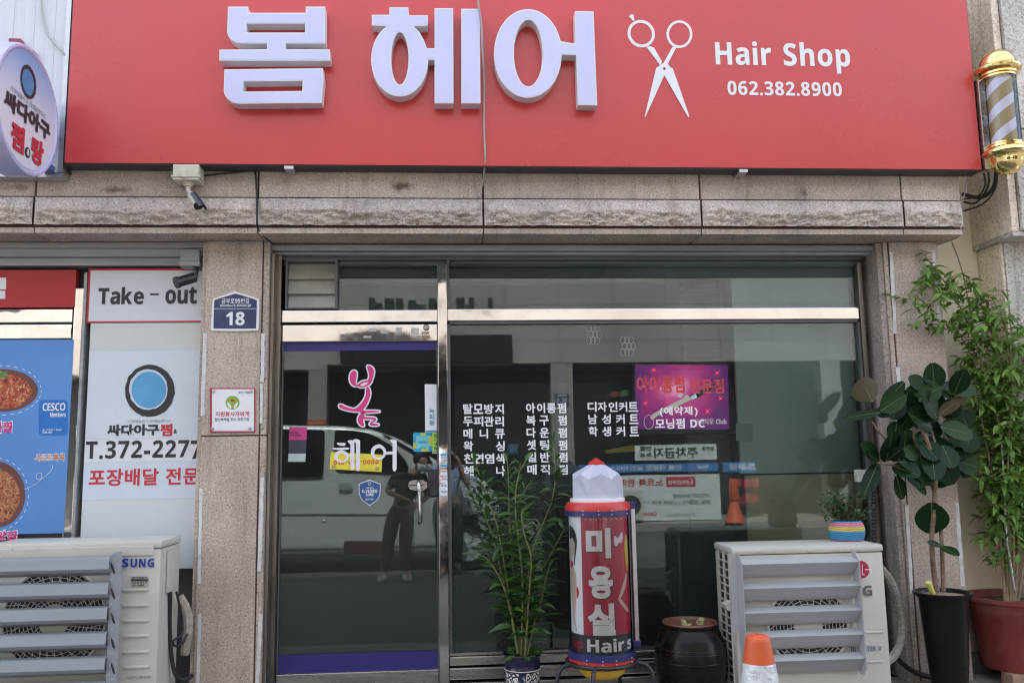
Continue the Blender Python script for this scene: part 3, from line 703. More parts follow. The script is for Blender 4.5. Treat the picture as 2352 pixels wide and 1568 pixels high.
# torn tape left on the pillars
def tape(L, lab, seed):
    random.seed(seed); q = MB(); pts = []
    (u0, va, u1, vb, wd) = L; n = 14
    for i in range(n+1): pts.append((u0+(u1-u0)*i/n - wd/2 + random.uniform(-.6, 1.2)*(random.random() < .5), va+(vb-va)*i/n))
    for i in range(n, -1, -1): pts.append((u0+(u1-u0)*i/n + wd/2 - random.uniform(-.4, 1.6)*(random.random() < .4), va+(vb-va)*i/n + random.uniform(-2, 2)*(i in (0, n))))
    shape_on(q, [pts], -.0022, .0016); o = q.build('tape_strip', M['tape'], None); tag(o, lab, 'tape', 'torn white tape on the pillars'); return o
M['tape'] = pm('old white tape', (.66, .66, .65), .6, 0, .1, 20, dirt=((.38, .32, .27), .6))
for k, (L, lab) in enumerate([((471, 765, 465, 955, 9), 'white tape strip left of the red bordered plaque, upper left pillar'), ((604, 765, 602, 878, 9), 'white tape strip right of the number plate, upper left pillar'), ((601, 880, 599.5, 972, 7), 'worn tape remnant right of the red bordered plaque'),
     ((461.5, 1121, 457, 1340, 8), 'long white tape strip low on the left edge of left pillar'), ((458.5, 1410, 454, 1566, 8), 'lowest white tape strip at the left edge of left pillar'), ((602.5, 1096, 595, 1312, 9), 'long white tape strip low on the right edge of left pillar'), ((599, 1410, 591, 1567, 9), 'lowest white tape strip at right edge of left pillar'),
     ((2047, 578, 2056, 766, 8), 'long white tape strip at upper left edge of right pillar'), ((2062, 842, 2068, 935, 9), 'short white tape strip behind the rubber plant leaves'), ((2143, 575, 2161, 760, 8), 'white tape strip at upper right edge of right pillar'),
     ((2083, 1160, 2095, 1362, 9), 'white tape strip left of the rubber plant stems, low on right pillar'), ((2198, 1155, 2212, 1345, 9), 'white tape strip right of the rubber plant stems, low on right pillar')]): tape(L, lab, k)

# ================================================================== left bay signs
YB = .118
zl = lin(0, 516.8, .36635); zm = lin(0, 1033.6, .34108)
def panel(name, lab, cat, u0, v0, u1, v1, mat, Y=YB, xr=None):
    t = thing(name, lab, cat, P((u0+u1)/2, v1, Y)); a, b = P(u0, (v0+v1)/2, Y), P(u1, (v0+v1)/2, Y); c, d = P((u0+u1)/2, v0, Y), P((u0+u1)/2, v1, Y)
    m = MB(); m.box(a.x, xr or b.x, Y, Y+.05, d.z, c.z); return t, m.build('board', mat, t)
xrr = -1.575
T1, _ = panel('takeout_sign', 'white sign with red border and black take-out lettering left of pillar', 'sign', 201, 617, 470, 740.5, M['red_ink'], xr=xrr)
a, b = P(206, 680, YB), P(600, 680, YB); m = MB(); m.box(a.x, xrr, YB-.002, YB-.0005, P(330, 737, YB).z, P(330, 621.5, YB).z); m.build('white_field', pm('sign white', (.68, .70, .73), .45, 0, .03), T1)
m = MB(); text_on(m, 'Take', (226, 659, 330.5, 699), YB-.0035, .05, .001, gap=.07); text_on(m, 'out', (380, 659, 452, 698), YB-.0035, .05, .001, gap=.07)
q = P(345, 674, YB); q2 = P(365, 678, YB); m.box(q.x, q2.x, YB-.0035, YB-.0025, q2.z, q.z); m.build('lettering', M['blackvinyl'], T1)
T2, bd = panel('restaurant_panel', 'tall pale panel with phone number and black brush ring emblem', 'sign', 195, 741.5, 470, 1307, pm('pale panel', (.62, .65, .66), .45, 0, .03), Y=YB+.004, xr=xrr)
yb = YB+.004
def strip(v0, v1, col, nm, dy): m = MB(); m.box(P(196, 1000, yb).x, xrr-.0005, yb-dy, yb-.0003, P(330, v1, yb).z, P(330, v0, yb).z); m.build(nm, pm(nm.replace('_', ' '), col, .45, 0, .03), T2)
strip(743, 803, (.62, .645, .61), 'cream_strip', .0012); strip(804, 1006, (.64, .69, .74), 'emblem_strip', .0012); strip(1008, 1059, (.72, .73, .75), 'phone_strip', .0012); strip(1060, 1145, (.62, .68, .75), 'delivery_strip', .0012)
def flat_loop(mb, loops, dy, tf=None): shape_on(mb, loops, yb-dy, .0005, 0, 0, tf)
bl = lambda c, r, k: brush_ring(c, r, k)
m = MB(); flat_loop(m, bl((344, 897), 57, .22), .0030); m.build('emblem_ring', M['blackvinyl'], T2)
m = MB(); flat_loop(m, [ring(342, 895, 40, 42, 40)], .0022); m.build('emblem_disc', pm('emblem blue', (.10, .36, .62), .4), T2)
m = MB(); text_on(m, '가격에놀라고,맛에놀란다!!!', (293, 963.5, 391, 971), yb-.002, 0, .0006); m.build('small_lettering', M['grey_ink'], T2)
m = MB(); text_on(m, '싸다아구', (246, 974, 366, 1000), yb-.002, .05, .0006); 
m.build('brush_lettering', M['blackvinyl'], T2)
m = MB(); text_on(m, '찜', (368, 973, 396, 1001), yb-.002, .04, .0006); text_on(m, '포장배달 전문', (204, 1075, 458, 1114.5), yb-.002, .025, .0006); m.build('red_lettering', M['red_ink'], T2)
m = MB(); text_on(m, 'T.372-227', (197, 1011, 434, 1053), yb-.002, .03, .0006, gap=.1); text_on(m, '7', (438, 1011, 463, 1053), yb-.002, .03, .0006); text_on(m, '&', (399, 985, 407, 995), yb-.002, .03, .0006)
m.build('lettering', M['blackvinyl'], T2)
T3, _ = panel('red_sign_strip', 'plain red sign strip at the far left above mirror steel bars', 'sign', -260, 620, 173, 706, pm('deep red print', (.44, .018, .022), .4, 0, .04))
m = MB()
shape_on(m, [rect(-20, 330, 38, 404)], YB-.002, .001, 0, 0, zl); shape_on(m, [rect(-20, 412, 33, 462)], YB-.0022, .001, 0, 0, zl); m.build('letter_piece', M['white'], T3)
T4, _ = panel('food_poster', 'blue food poster with spicy stew bowls above the left outdoor unit', 'poster', -260, 781, 158, 1228, pm('poster blue', (.10, .27, .60), .4, 0, .08, 1.5))
def food(seed, c):
    mt, nt, b = nodes('stewed food print'); tc = N(nt, 'ShaderNodeTexCoord')
    vo = N(nt, 'ShaderNodeTexNoise', Scale=22.0 + seed*8, Detail=5.0, Roughness=.65, Distortion=2.6); nt.links.new(tc.outputs['Object'], vo.inputs['Vector'])
    nt.links.new(ramp(nt, vo.outputs[0], c).outputs[0], b.inputs['Base Color']); b.inputs['Roughness'].default_value = .5; return mt
fa = food(0, [(.30, (.10, .012, .01)), (.45, (.36, .04, .02)), (.55, (.50, .13, .05)), (.66, (.62, .36, .16)), (.74, (.66, .55, .40))])
fb = food(1, [(.30, (.08, .02, .012)), (.45, (.30, .07, .025)), (.56, (.46, .19, .08)), (.68, (.58, .36, .2)), (.76, (.66, .55, .40))])
grn = food(2, [(.3, (.05, .10, .02)), (.55, (.16, .26, .06)), (.7, (.5, .5, .36))])
def flat(t, nm, loops, mat, dy, Y=YB): m = MB(); [shape_on(m, [L] if isinstance(L[0], tuple) else L, Y-dy, .0004) for L in loops]; return m.build(nm, mat, t)
bowl = pm('bowl glaze', (.16, .06, .05), .3)
for k, (cu_, cv_, ru, rv, fm) in enumerate(((5, 896, 82, 49, fa), (-10, 1135, 68, 76, fb))):
    flat(T4, 'bowl_print', [ring(cu_, cv_, ru, rv, 44)], bowl, .0012); flat(T4, 'food_print', [smooth_loop([(cu_+(ru*.86)*math.cos(i*.5236)*(1+.05*math.sin(i*5)), cv_+rv*.05+(rv*.84)*math.sin(i*.5236)*(1+.05*math.cos(i*3))) for i in range(12)], 2)], fm, .0020)
    flat(T4, 'garnish_print', [smooth_loop([(cu_-6+(20+7*math.sin(i*4))*math.cos(i*.7), cv_-rv*.72+(13+5*math.cos(i*5))*math.sin(i*.7)) for i in range(9)], 2)], grn, .0028)
    random.seed(40+k); m = MB(); m2 = MB()
    for i in range(46):
        a1, r1_ = random.uniform(0, 6.28), random.uniform(.05, .74)**.6; c0 = (cu_+ru*r1_*math.cos(a1)*.9, cv_+rv*.05+rv*r1_*math.sin(a1)*.86); th, ln_ = random.uniform(0, 3.14), random.uniform(6, 15)
        mm = m if i % 3 else m2; q0 = [(c0[0]+ln_*(f_-.5)*math.cos(th), c0[1]+ln_*(f_-.5)*math.sin(th)+3*math.sin(f_*3.1)) for f_ in (0, .33, .66, 1)]
        wd_ = random.uniform(.7, 1.7); nx, nz_ = -math.sin(th), math.cos(th); shape_on(mm, [[(x+nx*wd_, y+nz_*wd_) for x, y in q0] + [(x-nx*wd_, y-nz_*wd_) for x, y in q0[::-1]]], YB-.0023-.00001*i, .0003)
    m.build('strand_print', pm('pale strands', (.60, .33, .15) if k == 0 else (.52, .27, .12), .4, 0, .3, 60), T4); m2.build('sauce_print', pm('dark red sauce', (.22, .02, .012), .3, 0, .3, 60), T4)
    m = MB()
    for i in range(30):
        a0 = 2*math.pi*i/30; seg = [(cu_+(ru+7)*math.cos(a0+.1*j), cv_+(rv+7)*math.sin(a0+.1*j)) for j in range(2)] + [(cu_+(ru+8.4)*math.cos(a0+.1*j), cv_+(rv+8.4)*math.sin(a0+.1*j)) for j in (1, 0)]
        shape_on(m, [seg], YB-.0015, .0004)
    m.build('dashed_line', M['white'], T4)
flat(T4, 'member_label', [rrect(89, 918, 155.5, 1000, 9)], pm('label blue', (.02, .17, .52), .4), .0012)
m = MB(); text_on(m, 'CESCO', (98, 925, 150, 943), YB-.0022, .0, .0004, gap=.06); text_on(m, 'Members', (115, 946, 151, 957), YB-.0022, .0, .0004, gap=.06); text_on(m, '세스코멤버스 Zone', (97, 984, 141, 989), YB-.0022, 0, .0004); text_on(m, '1588-1119', (97, 990, 120, 995), YB-.0022, 0, .0004)
m.build('white_lettering', M['white'], T4)
m = MB(); text_on(m, '사르르톡톡', (79, 1040.5, 150, 1059.5), YB-.0014, .07, .0004); text_on(m, '불찜', (-18, 966, 29, 996), YB-.0014, .09, .0004); text_on(m, '알찜', (-10, 1217, 40, 1242), YB-.0014, .09, .0004); m.build('caption_outline', M['white'], T4)
m = MB(); text_on(m, '사르르톡톡', (80, 1042, 149, 1058), YB-.0022, .01, .0004); m.build('orange_caption', pm('orange ink', (.62, .20, .06), .5), T4)
m = MB(); text_on(m, '불찜', (-17, 968, 27, 993), YB-.0022, .03, .0004); text_on(m, '알찜', (-9, 1219, 38, 1240), YB-.0022, .03, .0004); m.build('pink_caption', M['pink'], T4)
m = MB(); m.tube([P(*zm(a, b), YB-.002) for a, b in ((355,98),(352,130),(320,165),(270,200),(245,195),(242,165),(270,148),(285,160),(275,200),(235,235),(165,262))], .0016, 5, smooth=2); m.build('arrow_line', M['white'], T4)

# ================================================================== stickers on door, post and window
def card(name, lab, cat, parts, grp=None, Y=GF-.0005):
    u = [p for q in parts for p in q[1]]; c = (sum(a for a, b in u)/len(u), max(b for a, b in u))
    t = thing(name, lab, cat, P(*c, Y), grp); dy = 0
    for nm, L, mat in parts:
        m = MB(); shape_on(m, [L], Y-dy, .0004); m.build(nm, mat, t); dy += .0005
    return t, Y-dy
t, y = card('payment_notice', 'pink and dark card payment notice low at left side of the glass door', 'notice', [('pink_field', [(665,980.5),(705,981),(704,1010),(663.5,1010)], pm('notice pink', (.62, .05, .24), .5)), ('dark_field', [(663.5,1010.2),(704,1010.2),(702.5,1041),(662.5,1041)], pm('notice grey', (.05, .055, .07), .5)), ('pale_field', [(662.5,1041.2),(702.5,1041.2),(701,1060),(661.5,1060)], pm('notice pale', (.50, .62, .58), .5))])
m = MB(); text_on(m, '2-6개월', (667, 991, 684, 996), y, .02, .0003); text_on(m, '무이자 할부', (667, 997, 692, 1002), y, .02, .0003); m.build('lettering', M['blackvinyl'], t)
t, y = card('shield_sticker', 'blue shield sticker below the white door lettering', 'sticker', [('white_edge', [(848.7,1101),(874,1110.5),(873.5,1135),(866,1149),(849,1161),(832,1149),(825,1135),(824,1110.5)], M['white']), ('blue_field', [(848.7,1103),(872.6,1111.5),(872,1134.5),(865,1148),(849,1159),(833,1148),(826.2,1134.5),(825.4,1111.5)], pm('shield blue', (.03, .10, .28), .5))])
m = MB(); text_on(m, 'K-VIZERO', (831.5, 1123.5, 866.5, 1131), y, .04, .0003); text_on(m, 'ZONE', (840, 1132, 858, 1138.5), y, .04, .0003); text_on(m, '1811-7234', (839, 1144, 859, 1148), y, .02, .0003); text_on(m, 'Anti-Virus', (841, 1117.5, 858, 1121.5), y, .02, .0003)
shape_on(m, [ring(848.8, 1110, 3.6, 4.2, 18), ring(848.8, 1110, 2.8, 3.4, 18)], y-.0002, .0003); m.build('lettering', M['white'], t)
t, y = card('recording_notice', 'tall faded white notice with blue lettering at upper right of door', 'notice', [('paper', [(975.5,882),(1007.5,882.5),(1008.5,991.5),(976.5,992)], M['white']), ('blue_edge', [(978,988),(1003,987.5),(1003,991),(978.2,991)], pm('notice blue', (.03, .33, .55), .5))])
m = MB()
for i, c in enumerate('녹화중'): text_on(m, c, (985.5, 937+i*14, 998, 949+i*14), y, .02, .0003)
m.build('lettering', pm('notice cyan', (.03, .32, .50), .5), t)
t, y = card('pay_sticker', 'blue and yellow chequered pay sticker beside the green pull sticker', 'sticker', [('blue_field', rrect(949, 993, 992, 1037, 4), pm('pay blue', (.02, .33, .55), .5)), ('yellow_field', [(949.2,1016),(958,1016),(958,1000),(966,1000),(966,993.6),(978,993.6),(978,1000),(992,1001),(992,1024),(984,1024),(984,1036),(968,1036),(968,1030),(949.5,1030)], pm('pay yellow', (.50, .52, .06), .5)), ('mint_field', rect(956, 1000, 985, 1030), pm('pay mint', (.18, .52, .55), .5))])
m = MB(); text_on(m, '제로페이', (960.5, 1012, 981, 1018), y, .03, .0003); text_on(m, 'zero', (965, 1026, 977, 1030), y, .02, .0003); m.build('lettering', pm('pay cyan ink', (.01, .22, .42), .5), t)
t, y = card('pull_sticker', 'lime green pull sticker at the right edge of the glass door', 'sticker', [('green_field', [(992.5,993),(1008.5,993),(1009,1041),(993,1041)], pm('lime', (.42, .70, .10), .5)), ('pale_field', rect(993.5, 1034, 1008.5, 1040), pm('pale lime', (.62, .68, .48), .5))])
m = MB()
for i, c in enumerate('당기세요'): text_on(m, c, (996, 995.5+i*9.6, 1005.5, 1003.8+i*9.6), y, .02, .0003)
text_on(m, 'PULL', (995, 1035, 1007, 1039), y, .01, .0003); m.build('lettering', M['blackvinyl'], t)
t = thing('phone_placard', 'yellow placard fixed upside down behind the white lettering on the glass door', 'placard', P(818, 1083, GL))
m = MB(); shape_on(m, [[(760,1037),(878,1043.5),(876.5,1083.5),(757,1076.5)]], GL-.0007, .0005); m.build('board', pm('placard yellow', (.78, .66, .05), .5, emit=None), t)
m = MB(); text_on(m, '010-489-0009', (766, 1056, 870, 1066), GL-.0009, .02, .0002, flipz=True); m.build('lettering', M['red_ink'], t)
m = MB()
for u, v in ((766.5, 1071), (867, 1075.5)): q = P(u, v, GL-.0009); m.lathe([(.014, 0), (.012, -.003), (.0005, -.003)], (q.x, q.y, q.z), 20, 0, 'y')
m.build('suction_cup', pm('yellowed rubber', (.42, .36, .10), .4), t)
# locksmith stickers on the post and top rail
random.seed(11)
labs = [('blue and white locksmith sticker, topmost on the steel post', 1041, 1055, '376-7859'), ('white and blue locksmith sticker second from top on the steel post', 1059, 1073, '열쇠박사'), ('white locksmith sticker with 119 lettering on the steel post', 1078, 1091, '119열쇠'), ('pale locksmith sticker level with top of the door lock', 1096, 1108, '소망열쇠'), ('white locksmith sticker beside middle of the black door lock', 1111, 1122, '383-3535'), ('white locksmith sticker lowest on the steel post', 1125, 1137, '376-3008')]
yp = .1445
for k, (lab, va, vb, s_) in enumerate(labs):
    t = thing('locksmith_sticker', lab, 'sticker', P(1020, vb, yp), 'locksmith stickers on the steel post')
    m = MB(); shape_on(m, [rect(1011.5, va, 1026.5, vb)], yp-.0004, .0004); m.build('paper', M['white'], t)
    if k in (0, 1): m = MB(); shape_on(m, [rect(1011.7, va+(0 if k == 0 else 7), 1026.3, va+(6 if k == 0 else 13))], yp-.0009, .0003); m.build('blue_band', pm('sticker cyan', (.05, .40, .62), .5), t)
    m = MB(); text_on(m, s_, (1012.5, va+(7.5 if k == 0 else 1.2), 1025.5, va+(12.5 if k == 0 else 6)), yp-.0012, .02, .0003); m.build('lettering', M['grey_ink'], t)
for k, (lab, L) in enumerate([('torn pale sticker remnant left on the door top rail', rrect(834, 771, 853, 776, 2)), ('small printed sticker left on door top rail', rect(847, 754, 863, 761)), ('arched sticker remnant on the door top rail', [(872,763),(876,759),(884,758),(890,760),(893,764),(888,766),(878,766)]), ('pale sticker patch beside the lock cylinder on door top rail', rrect(944, 753, 962, 768, 2)), ('long torn sticker right of centre on the door top rail', rrect(909, 752, 923, 762, 2)), ('rusty sticker remnant under the lock cylinder', rrect(969, 770, 988, 777, 2)), ('tan sticker left of the lock cylinder', rrect(968, 761, 986, 768, 1.5))]):
    m = MB(); shape_on(m, [L], .1735, .0006); tag(m.build('sticker_remnant', pm('sticker scrap', [(.42,.43,.40),(.45,.5,.5),(.42,.43,.40),(.5,.5,.46),(.48,.48,.44),(.33,.2,.10),(.40,.33,.26)][k], .6, 0, .25, 40), None), lab, 'sticker', 'sticker remnants on the door rail')

# ---- door hardware
HD = MB(); q = P(979, 752, .17); HD.lathe([(.021, 0), (.021, -.006), (.014, -.012), (.005, -.013), (.0005, -.010)], (q.x, .1745, q.z), 24, 0, 'y'); HD.build('lock_cylinder', M['steel_dull'], dg)
m = MB(); shape_on(m, [smooth_loop([(981,1102),(945,1102),(938,1108),(938,1119),(945,1126),(981,1126)], 1)], GL-.020, .018); ho = m.build('handle_plate', M['steel_dull'], dg)
m = MB(); shape_on(m, [rect(940, 1112.6, 972, 1114.6)], GL-.0215, .0012); m.build('handle_slot', M['black'], ho)
m = MB(); h = [(963,1108,.0),(961,1104,-.045),(962,1115,-.065),(964,1140,-.066),(965,1180,-.066),(965,1198,-.06),(963,1200,-.02)]
m.tube([P(u, v, GL+d-.018) for u, v, d in h], .0115, 12, smooth=2); m.build('handle', M['steel'], ho, smooth=True)
m = MB(); a, b = P(982.5, 1142, GL-.05), P(1009, 1078, GL-.05); m.cbox(a.x, b.x, GL-.052, GL-.001, a.z, b.z, .018); lk = m.build('door_lock', M['black'], dg, smooth=True)
m = MB(); shape_on(m, [rrect(987.5, 1084, 1004.5, 1137, 5)], GL-.0545, .002); m.build('lock_cover', pm('glossy black cover', (.010, .010, .014), .08), lk)
q = P(745, 1195, GL); m = MB(); m.lathe([(.014, 0), (.015, -.008), (.010, -.016), (.0005, -.018)], (q.x, GL-.001, q.z), 20, 0, 'y'); m.build('knob', M['steel_dull'], dg, smooth=True)

# ================================================================== right: cream gap wall, neighbour
t = thing('cream_wall', 'cream rendered wall filling the gap right of the granite pillar', 'wall', (3.5, .27, 0))
m = MB(); m.box(3.302, 3.752, .27, .5, 0, 8.5); m.build('render', pm('cream render', (.86, .77, .58), .8, 0, .05, 3, bump=.15, bs=30, dirt=((.42, .34, .24), .35)), t)
m = MB(); m.box(3.302, 3.75, .22, .268, 0, .16); m.build('base_step', M['concrete'], t)
NBm = granite('grey granite', (.60, .59, .565), light=(.8, .8, .78), warm=(.33, .27, .2), sc=70)
NBw = granite('lit side granite', (.88, .81, .68), light=(.92, .88, .8), dark=(.3, .26, .2), warm=(.8, .7, .52), sc=70)  # granite coloured paler on the sides to imitate light on those faces
t = thing('neighbour_building', 'grey granite neighbouring building at the right edge behind the barber pole', 'building', (5, 0, 0))
m = MB(); m.box(3.775, 3.99, .0, .5, .05, 2.895); m.box(4.01, 6.5, .0, .5, .05, 2.895); m.build('lower_pier', NBm, t)
m = MB(); m.box(3.756, 3.772, .012, .6, .05, 2.895); m.build('pier_side', NBw, t)
m = MB(); m.box(3.724, 6.45, -.174, .5, 2.898, 2.928); m.box(3.780, 3.995, -.20, .5, 2.93, 3.62); m.box(3.780, 3.995, -.20, .5, 3.635, 8.5); m.box(4.005, 6.5, -.20, .5, 2.93, 3.62); m.box(4.005, 6.5, -.20, .5, 3.635, 8.5)
m.build('upper_pier', NBm, t)
m = MB(); m.box(3.722, 3.772, -.175, .6, 2.93, 8.5); m.build('upper_side', NBw, t)
m = MB(); m.box(3.76, 6.4, .02, .4, .05, 8.4); m.box(3.775, 6.4, -.17, .4, 2.945, 8.4); m.build('joint', M['joint'], t)
m = MB(); m.prismx([(-.215, 2.90), (-.215, 2.928), (.3, 2.928), (.3, 2.88)], 3.95, 6.5); m.build('ledge', NBm, t)
m = MB(); m.box(3.8, 6.5, .5, 7, 0, 8.6); m.build('rear_wall', NBm, t)

# ================================================================== barber pole and its cables
BX, BY = 3.582, -.38
zq = lambda v: P(2300, v, BY).z
t = thing('barber_pole', 'gold capped barber pole with lavender spiral stripes beside the red sign', 'barber pole', (BX, BY, zq(410)))
zt, zbm = zq(185), zq(332)
def pole_mat():
    mt, nt, b = nodes('spiral stripe'); tc = N(nt, 'ShaderNodeTexCoord'); sx = N(nt, 'ShaderNodeSeparateXYZ'); nt.links.new(tc.outputs['Object'], sx.inputs[0])
    dx = N(nt, 'ShaderNodeMath', operation='SUBTRACT'); nt.links.new(sx.outputs[0], dx.inputs[0]); dx.inputs[1].default_value = BX
    dy = N(nt, 'ShaderNodeMath', operation='SUBTRACT'); nt.links.new(sx.outputs[1], dy.inputs[0]); dy.inputs[1].default_value = BY
    at = N(nt, 'ShaderNodeMath', operation='ARCTAN2'); nt.links.new(dy.outputs[0], at.inputs[0]); nt.links.new(dx.outputs[0], at.inputs[1])
    a1 = N(nt, 'ShaderNodeMath', operation='MULTIPLY'); a1.inputs[1].default_value = -1/(2*math.pi)*2; nt.links.new(at.outputs[0], a1.inputs[0])
    zz = N(nt, 'ShaderNodeMath', operation='MULTIPLY_ADD'); zz.inputs[1].default_value = 1/.172; nt.links.new(sx.outputs[2], zz.inputs[0]); nt.links.new(a1.outputs[0], zz.inputs[2])
    off = N(nt, 'ShaderNodeMath', operation='ADD'); off.inputs[1].default_value = .12; nt.links.new(zz.outputs[0], off.inputs[0])
    fr = N(nt, 'ShaderNodeMath', operation='FRACT'); nt.links.new(off.outputs[0], fr.inputs[0])
    nt.links.new(ramp(nt, fr.outputs[0], [(0, (.72, .70, .88)), (.42, (.36, .26, .09))], 'CONSTANT').outputs[0], b.inputs['Base Color'])
    b.inputs['Roughness'].default_value = .3; b.inputs['Metallic'].default_value = .0; return mt
m = MB(); m.lathe([(.078, zbm), (.078, zt)], (BX, BY, 0), 48); m.build('striped_drum', pole_mat(), t, smooth=True)
m = MB(); m.lathe([(.103, zbm), (.103, zt)], (BX, BY, 0), 48); m.f = [f for f in m.f if len(f) == 4]; m.m = [0]*len(m.f); m.build('clear_tube', M['tube_glass'], t, smooth=True)
cap = [(.100, 0), (.108, .004), (.108, .014), (.100, .017), (.115, .021), (.115, .033), (.107, .037), (.131, .045), (.140, .058), (.140, .070), (.130, .082), (.112, .088)]
dome = [(.112, .088), (.110, .115), (.100, .145), (.080, .172), (.050, .190), (.02, .198), (.0005, .200)]
m = MB(); m.lathe([(r, zt+h) for r, h in cap+dome[1:]], (BX, BY, 0), 56); m.build('top_cap', M['gold'], t, smooth=True)
m = MB(); m.lathe([(r, zbm-h*1.0) for r, h in cap+[(.104,.10),(.102,.125),(.09,.158),(.07,.182),(.04,.198),(.0005,.203)]], (BX, BY, 0), 56); m.build('bottom_cap', M['gold'], t, smooth=True)
m = MB(); m.cbox(3.455, 3.50, -.36, -.30, zbm-.16, zt+.02, .004); m.box(3.49, 3.53, -.36, -.31, zt-.03, zt+.0); m.box(3.48, 3.53, -.37, -.32, zbm-.10, zbm-.06); m.build('wall_bracket', M['steel_dull'], t)
def cable(name, lab, pts, r, mat, sm=2, cat='cable', grp=None):
    m = MB(); m.tube([P(*p) for p in pts], r, 8, smooth=sm); return tag(m.build(name, mat, None, smooth=True), lab, cat, grp)
cable('sign_cable', 'thin grey cable hanging down the front of the red sign to the granite', [(1090,-60,-.45),(1100,20,-.44),(1107,62,-.43),(1108,125,-.42),(1113,178,-.36),(1111,270,-.345),(1113,330,-.345),(1115,370,-.345),(1109,420,-.225),(1099,452,-.222)], .0065, pm('pale grey cable', (.36, .34, .32), .5))
cable('panel_cable', 'thin white cable looping over the white ribbed panel', [(92,-20,-.31),(95,30,-.31),(104,70,-.31),(125,100,-.31),(146,121,-.312),(152,135,-.29)], .006, pm('white cable', (.5, .5, .5), .5))
cable('camera_cable', 'black cable running from the camera box along the granite joint', [(456,405,-.22),(510,399,-.215),(583,391,-.212),(587,398,-.212),(589,430,-.212),(590,470,-.245),(590,512,-.25),(594,530,-.2),(605,542,-.12),(622,556,.02)], .0055, M['rubber'])
for k, (pts, r, lab) in enumerate([([(2288,395,-.36),(2286,425,-.30),(2268,450,-.2),(2240,455,-.12),(2212,446,-.02)], .013, 'thickest black cable of the bundle under the barber pole'), ([(2270,395,-.36),(2273,420,-.3),(2262,445,-.22),(2240,470,-.12),(2214,464,.0)], .007, 'black cable curving under the thickest one below the barber pole'),
    ([(2290,400,-.36),(2290,430,-.3),(2262,470,-.2),(2212,485,-.02)], .006, 'lowest black cable of the bundle under the barber pole'), ([(2260,398,-.34),(2265,425,-.28),(2250,452,-.2),(2212,458,-.02)], .006, 'innermost black cable of the bundle under the barber pole')]):
    cable('power_cable', lab, pts, r, M['rubber'], grp='black cables under the barber pole')
cable('thin_wire', 'thin grey wire dropping from the sign end to the plants', [(2220,404,-.30),(2217,440,-.25),(2209,475,-.21),(2214,520,-.2),(2205,545,-.05),(2155,562,-.01)], .004, M['cable_grey'])
cable('plant_wire', 'thin wire hanging down the cream wall behind the plants', [(2186,556,.1),(2200,590,.15),(2215,640,.2),(2229,720,.2),(2245,800,.2)], .004, M['cable_grey'])

# ================================================================== security cameras
z7 = lin(344.5, 344.5, .1709)
t = thing('security_camera', 'cream security camera with navy hood hung from a junction box under the sign', 'security camera', P(430, 412, -.28))
y0 = -.335; a, b = P(396.3, 395, y0), P(456.3, 395, y0); c, d = P(426, 377, y0), P(426, 412, y0)
m = MB(); m.cbox(a.x, b.x, y0, -.215, c.z-.072, c.z, .006); m.build('junction_box', M['cream'], t)
m = MB(); m.cbox(a.x-.007, b.x+.007, y0-.006, -.212, c.z-.082, c.z-.073, .003); m.cbox(a.x, b.x, y0, -.215, d.z-.002, c.z-.083, .004); m.build('box_lid', M['cream'], t)
q = P(423, 396, y0); m = MB(); m.cbox(q.x-.016, q.x+.016, y0-.016, y0+.001, q.z-.034, q.z+.014, .004); m.build('box_latch', M['cream'], t)
q = P(432.5, 419, -.28); m = MB(); m.lathe([(.034, d.z-.003), (.034, d.z-.014), (.026, d.z-.016), (.026, d.z-.026), (.014, d.z-.028), (.014, d.z-.055)], (q.x, -.28, 0), 24)
k1 = P(432, 438, -.28); k2 = P(438, 446, -.30); m.tube([k1, k2], .012, 12); m.build('mount_arm', M['cream'], t, smooth=True)
k3 = P(457, 473, -.345); dv = (k3-k2).normalized()
m = MB(); m.tube([k2-dv*.004, k2+dv*.004, k2+dv*.012, k3-dv*.012], [.010, .022, .026, .026], 20); m.build('camera_barrel', M['cream'], t, smooth=True)
m = MB(); m.tube([k3-dv*.012, k3], [.029, .030], 20); bz = m.build('lens_bezel', M['black'], t, smooth=True)
m = MB(); m.tube([k3+dv*.0005, k3+dv*.002], [.018, .016], 20); m.build('lens', pm('lens glass', (.06, .06, .065), .1), bz, smooth=True)
upv = Vector((.55, -.1, .83)); upv = (upv - dv*upv.dot(dv)).normalized(); sd = dv.cross(upv)
m = MB(); m.grid(lambda s_, q_: k2 + dv*(.022 + s_*((k3-k2).length+.012)) + (upv*math.cos((q_-.5)*2.6) + sd*math.sin((q_-.5)*2.6))*.033, 6, 12)
m.grid(lambda s_, q_: k2 + dv*(.022 + s_*((k3-k2).length+.012)) + (upv*math.cos((q_-.5)*2.6) + sd*math.sin((q_-.5)*2.6))*.031, 6, 12); m.build('sun_hood', pm('navy hood', (.03, .035, .055), .35), t, smooth=True)
t = thing('security_camera', 'black bullet security camera under a grey box at the top of take-out sign', 'security camera', P(440, 616, .0))
a, b = P(413, 590, .0), P(457, 590, .0); m = MB(); zt2 = P(435, 572, .0).z; zb2 = P(435, 600, .0).z; m.cbox(a.x, min(b.x, -1.578), .0, .11, zb2, zt2, .005); m.cbox(a.x-.004, min(b.x+.004, -1.577), -.004, .112, P(435, 606, .0).z-.014, zb2-.001, .004); m.build('junction_box', pm('grey plastic box', (.30, .30, .285), .5, 0, .06), t)
k1 = P(452, 611, .04); k2 = P(451, 634, .03); k3 = P(426, 645, -.02); m = MB(); m.tube([k1, k2], .012, 10); m.lathe([(.024, 0), (.024, -.012), (.012, -.014)], k1, 16); m.build('mount_arm', M['black'], t, smooth=True)
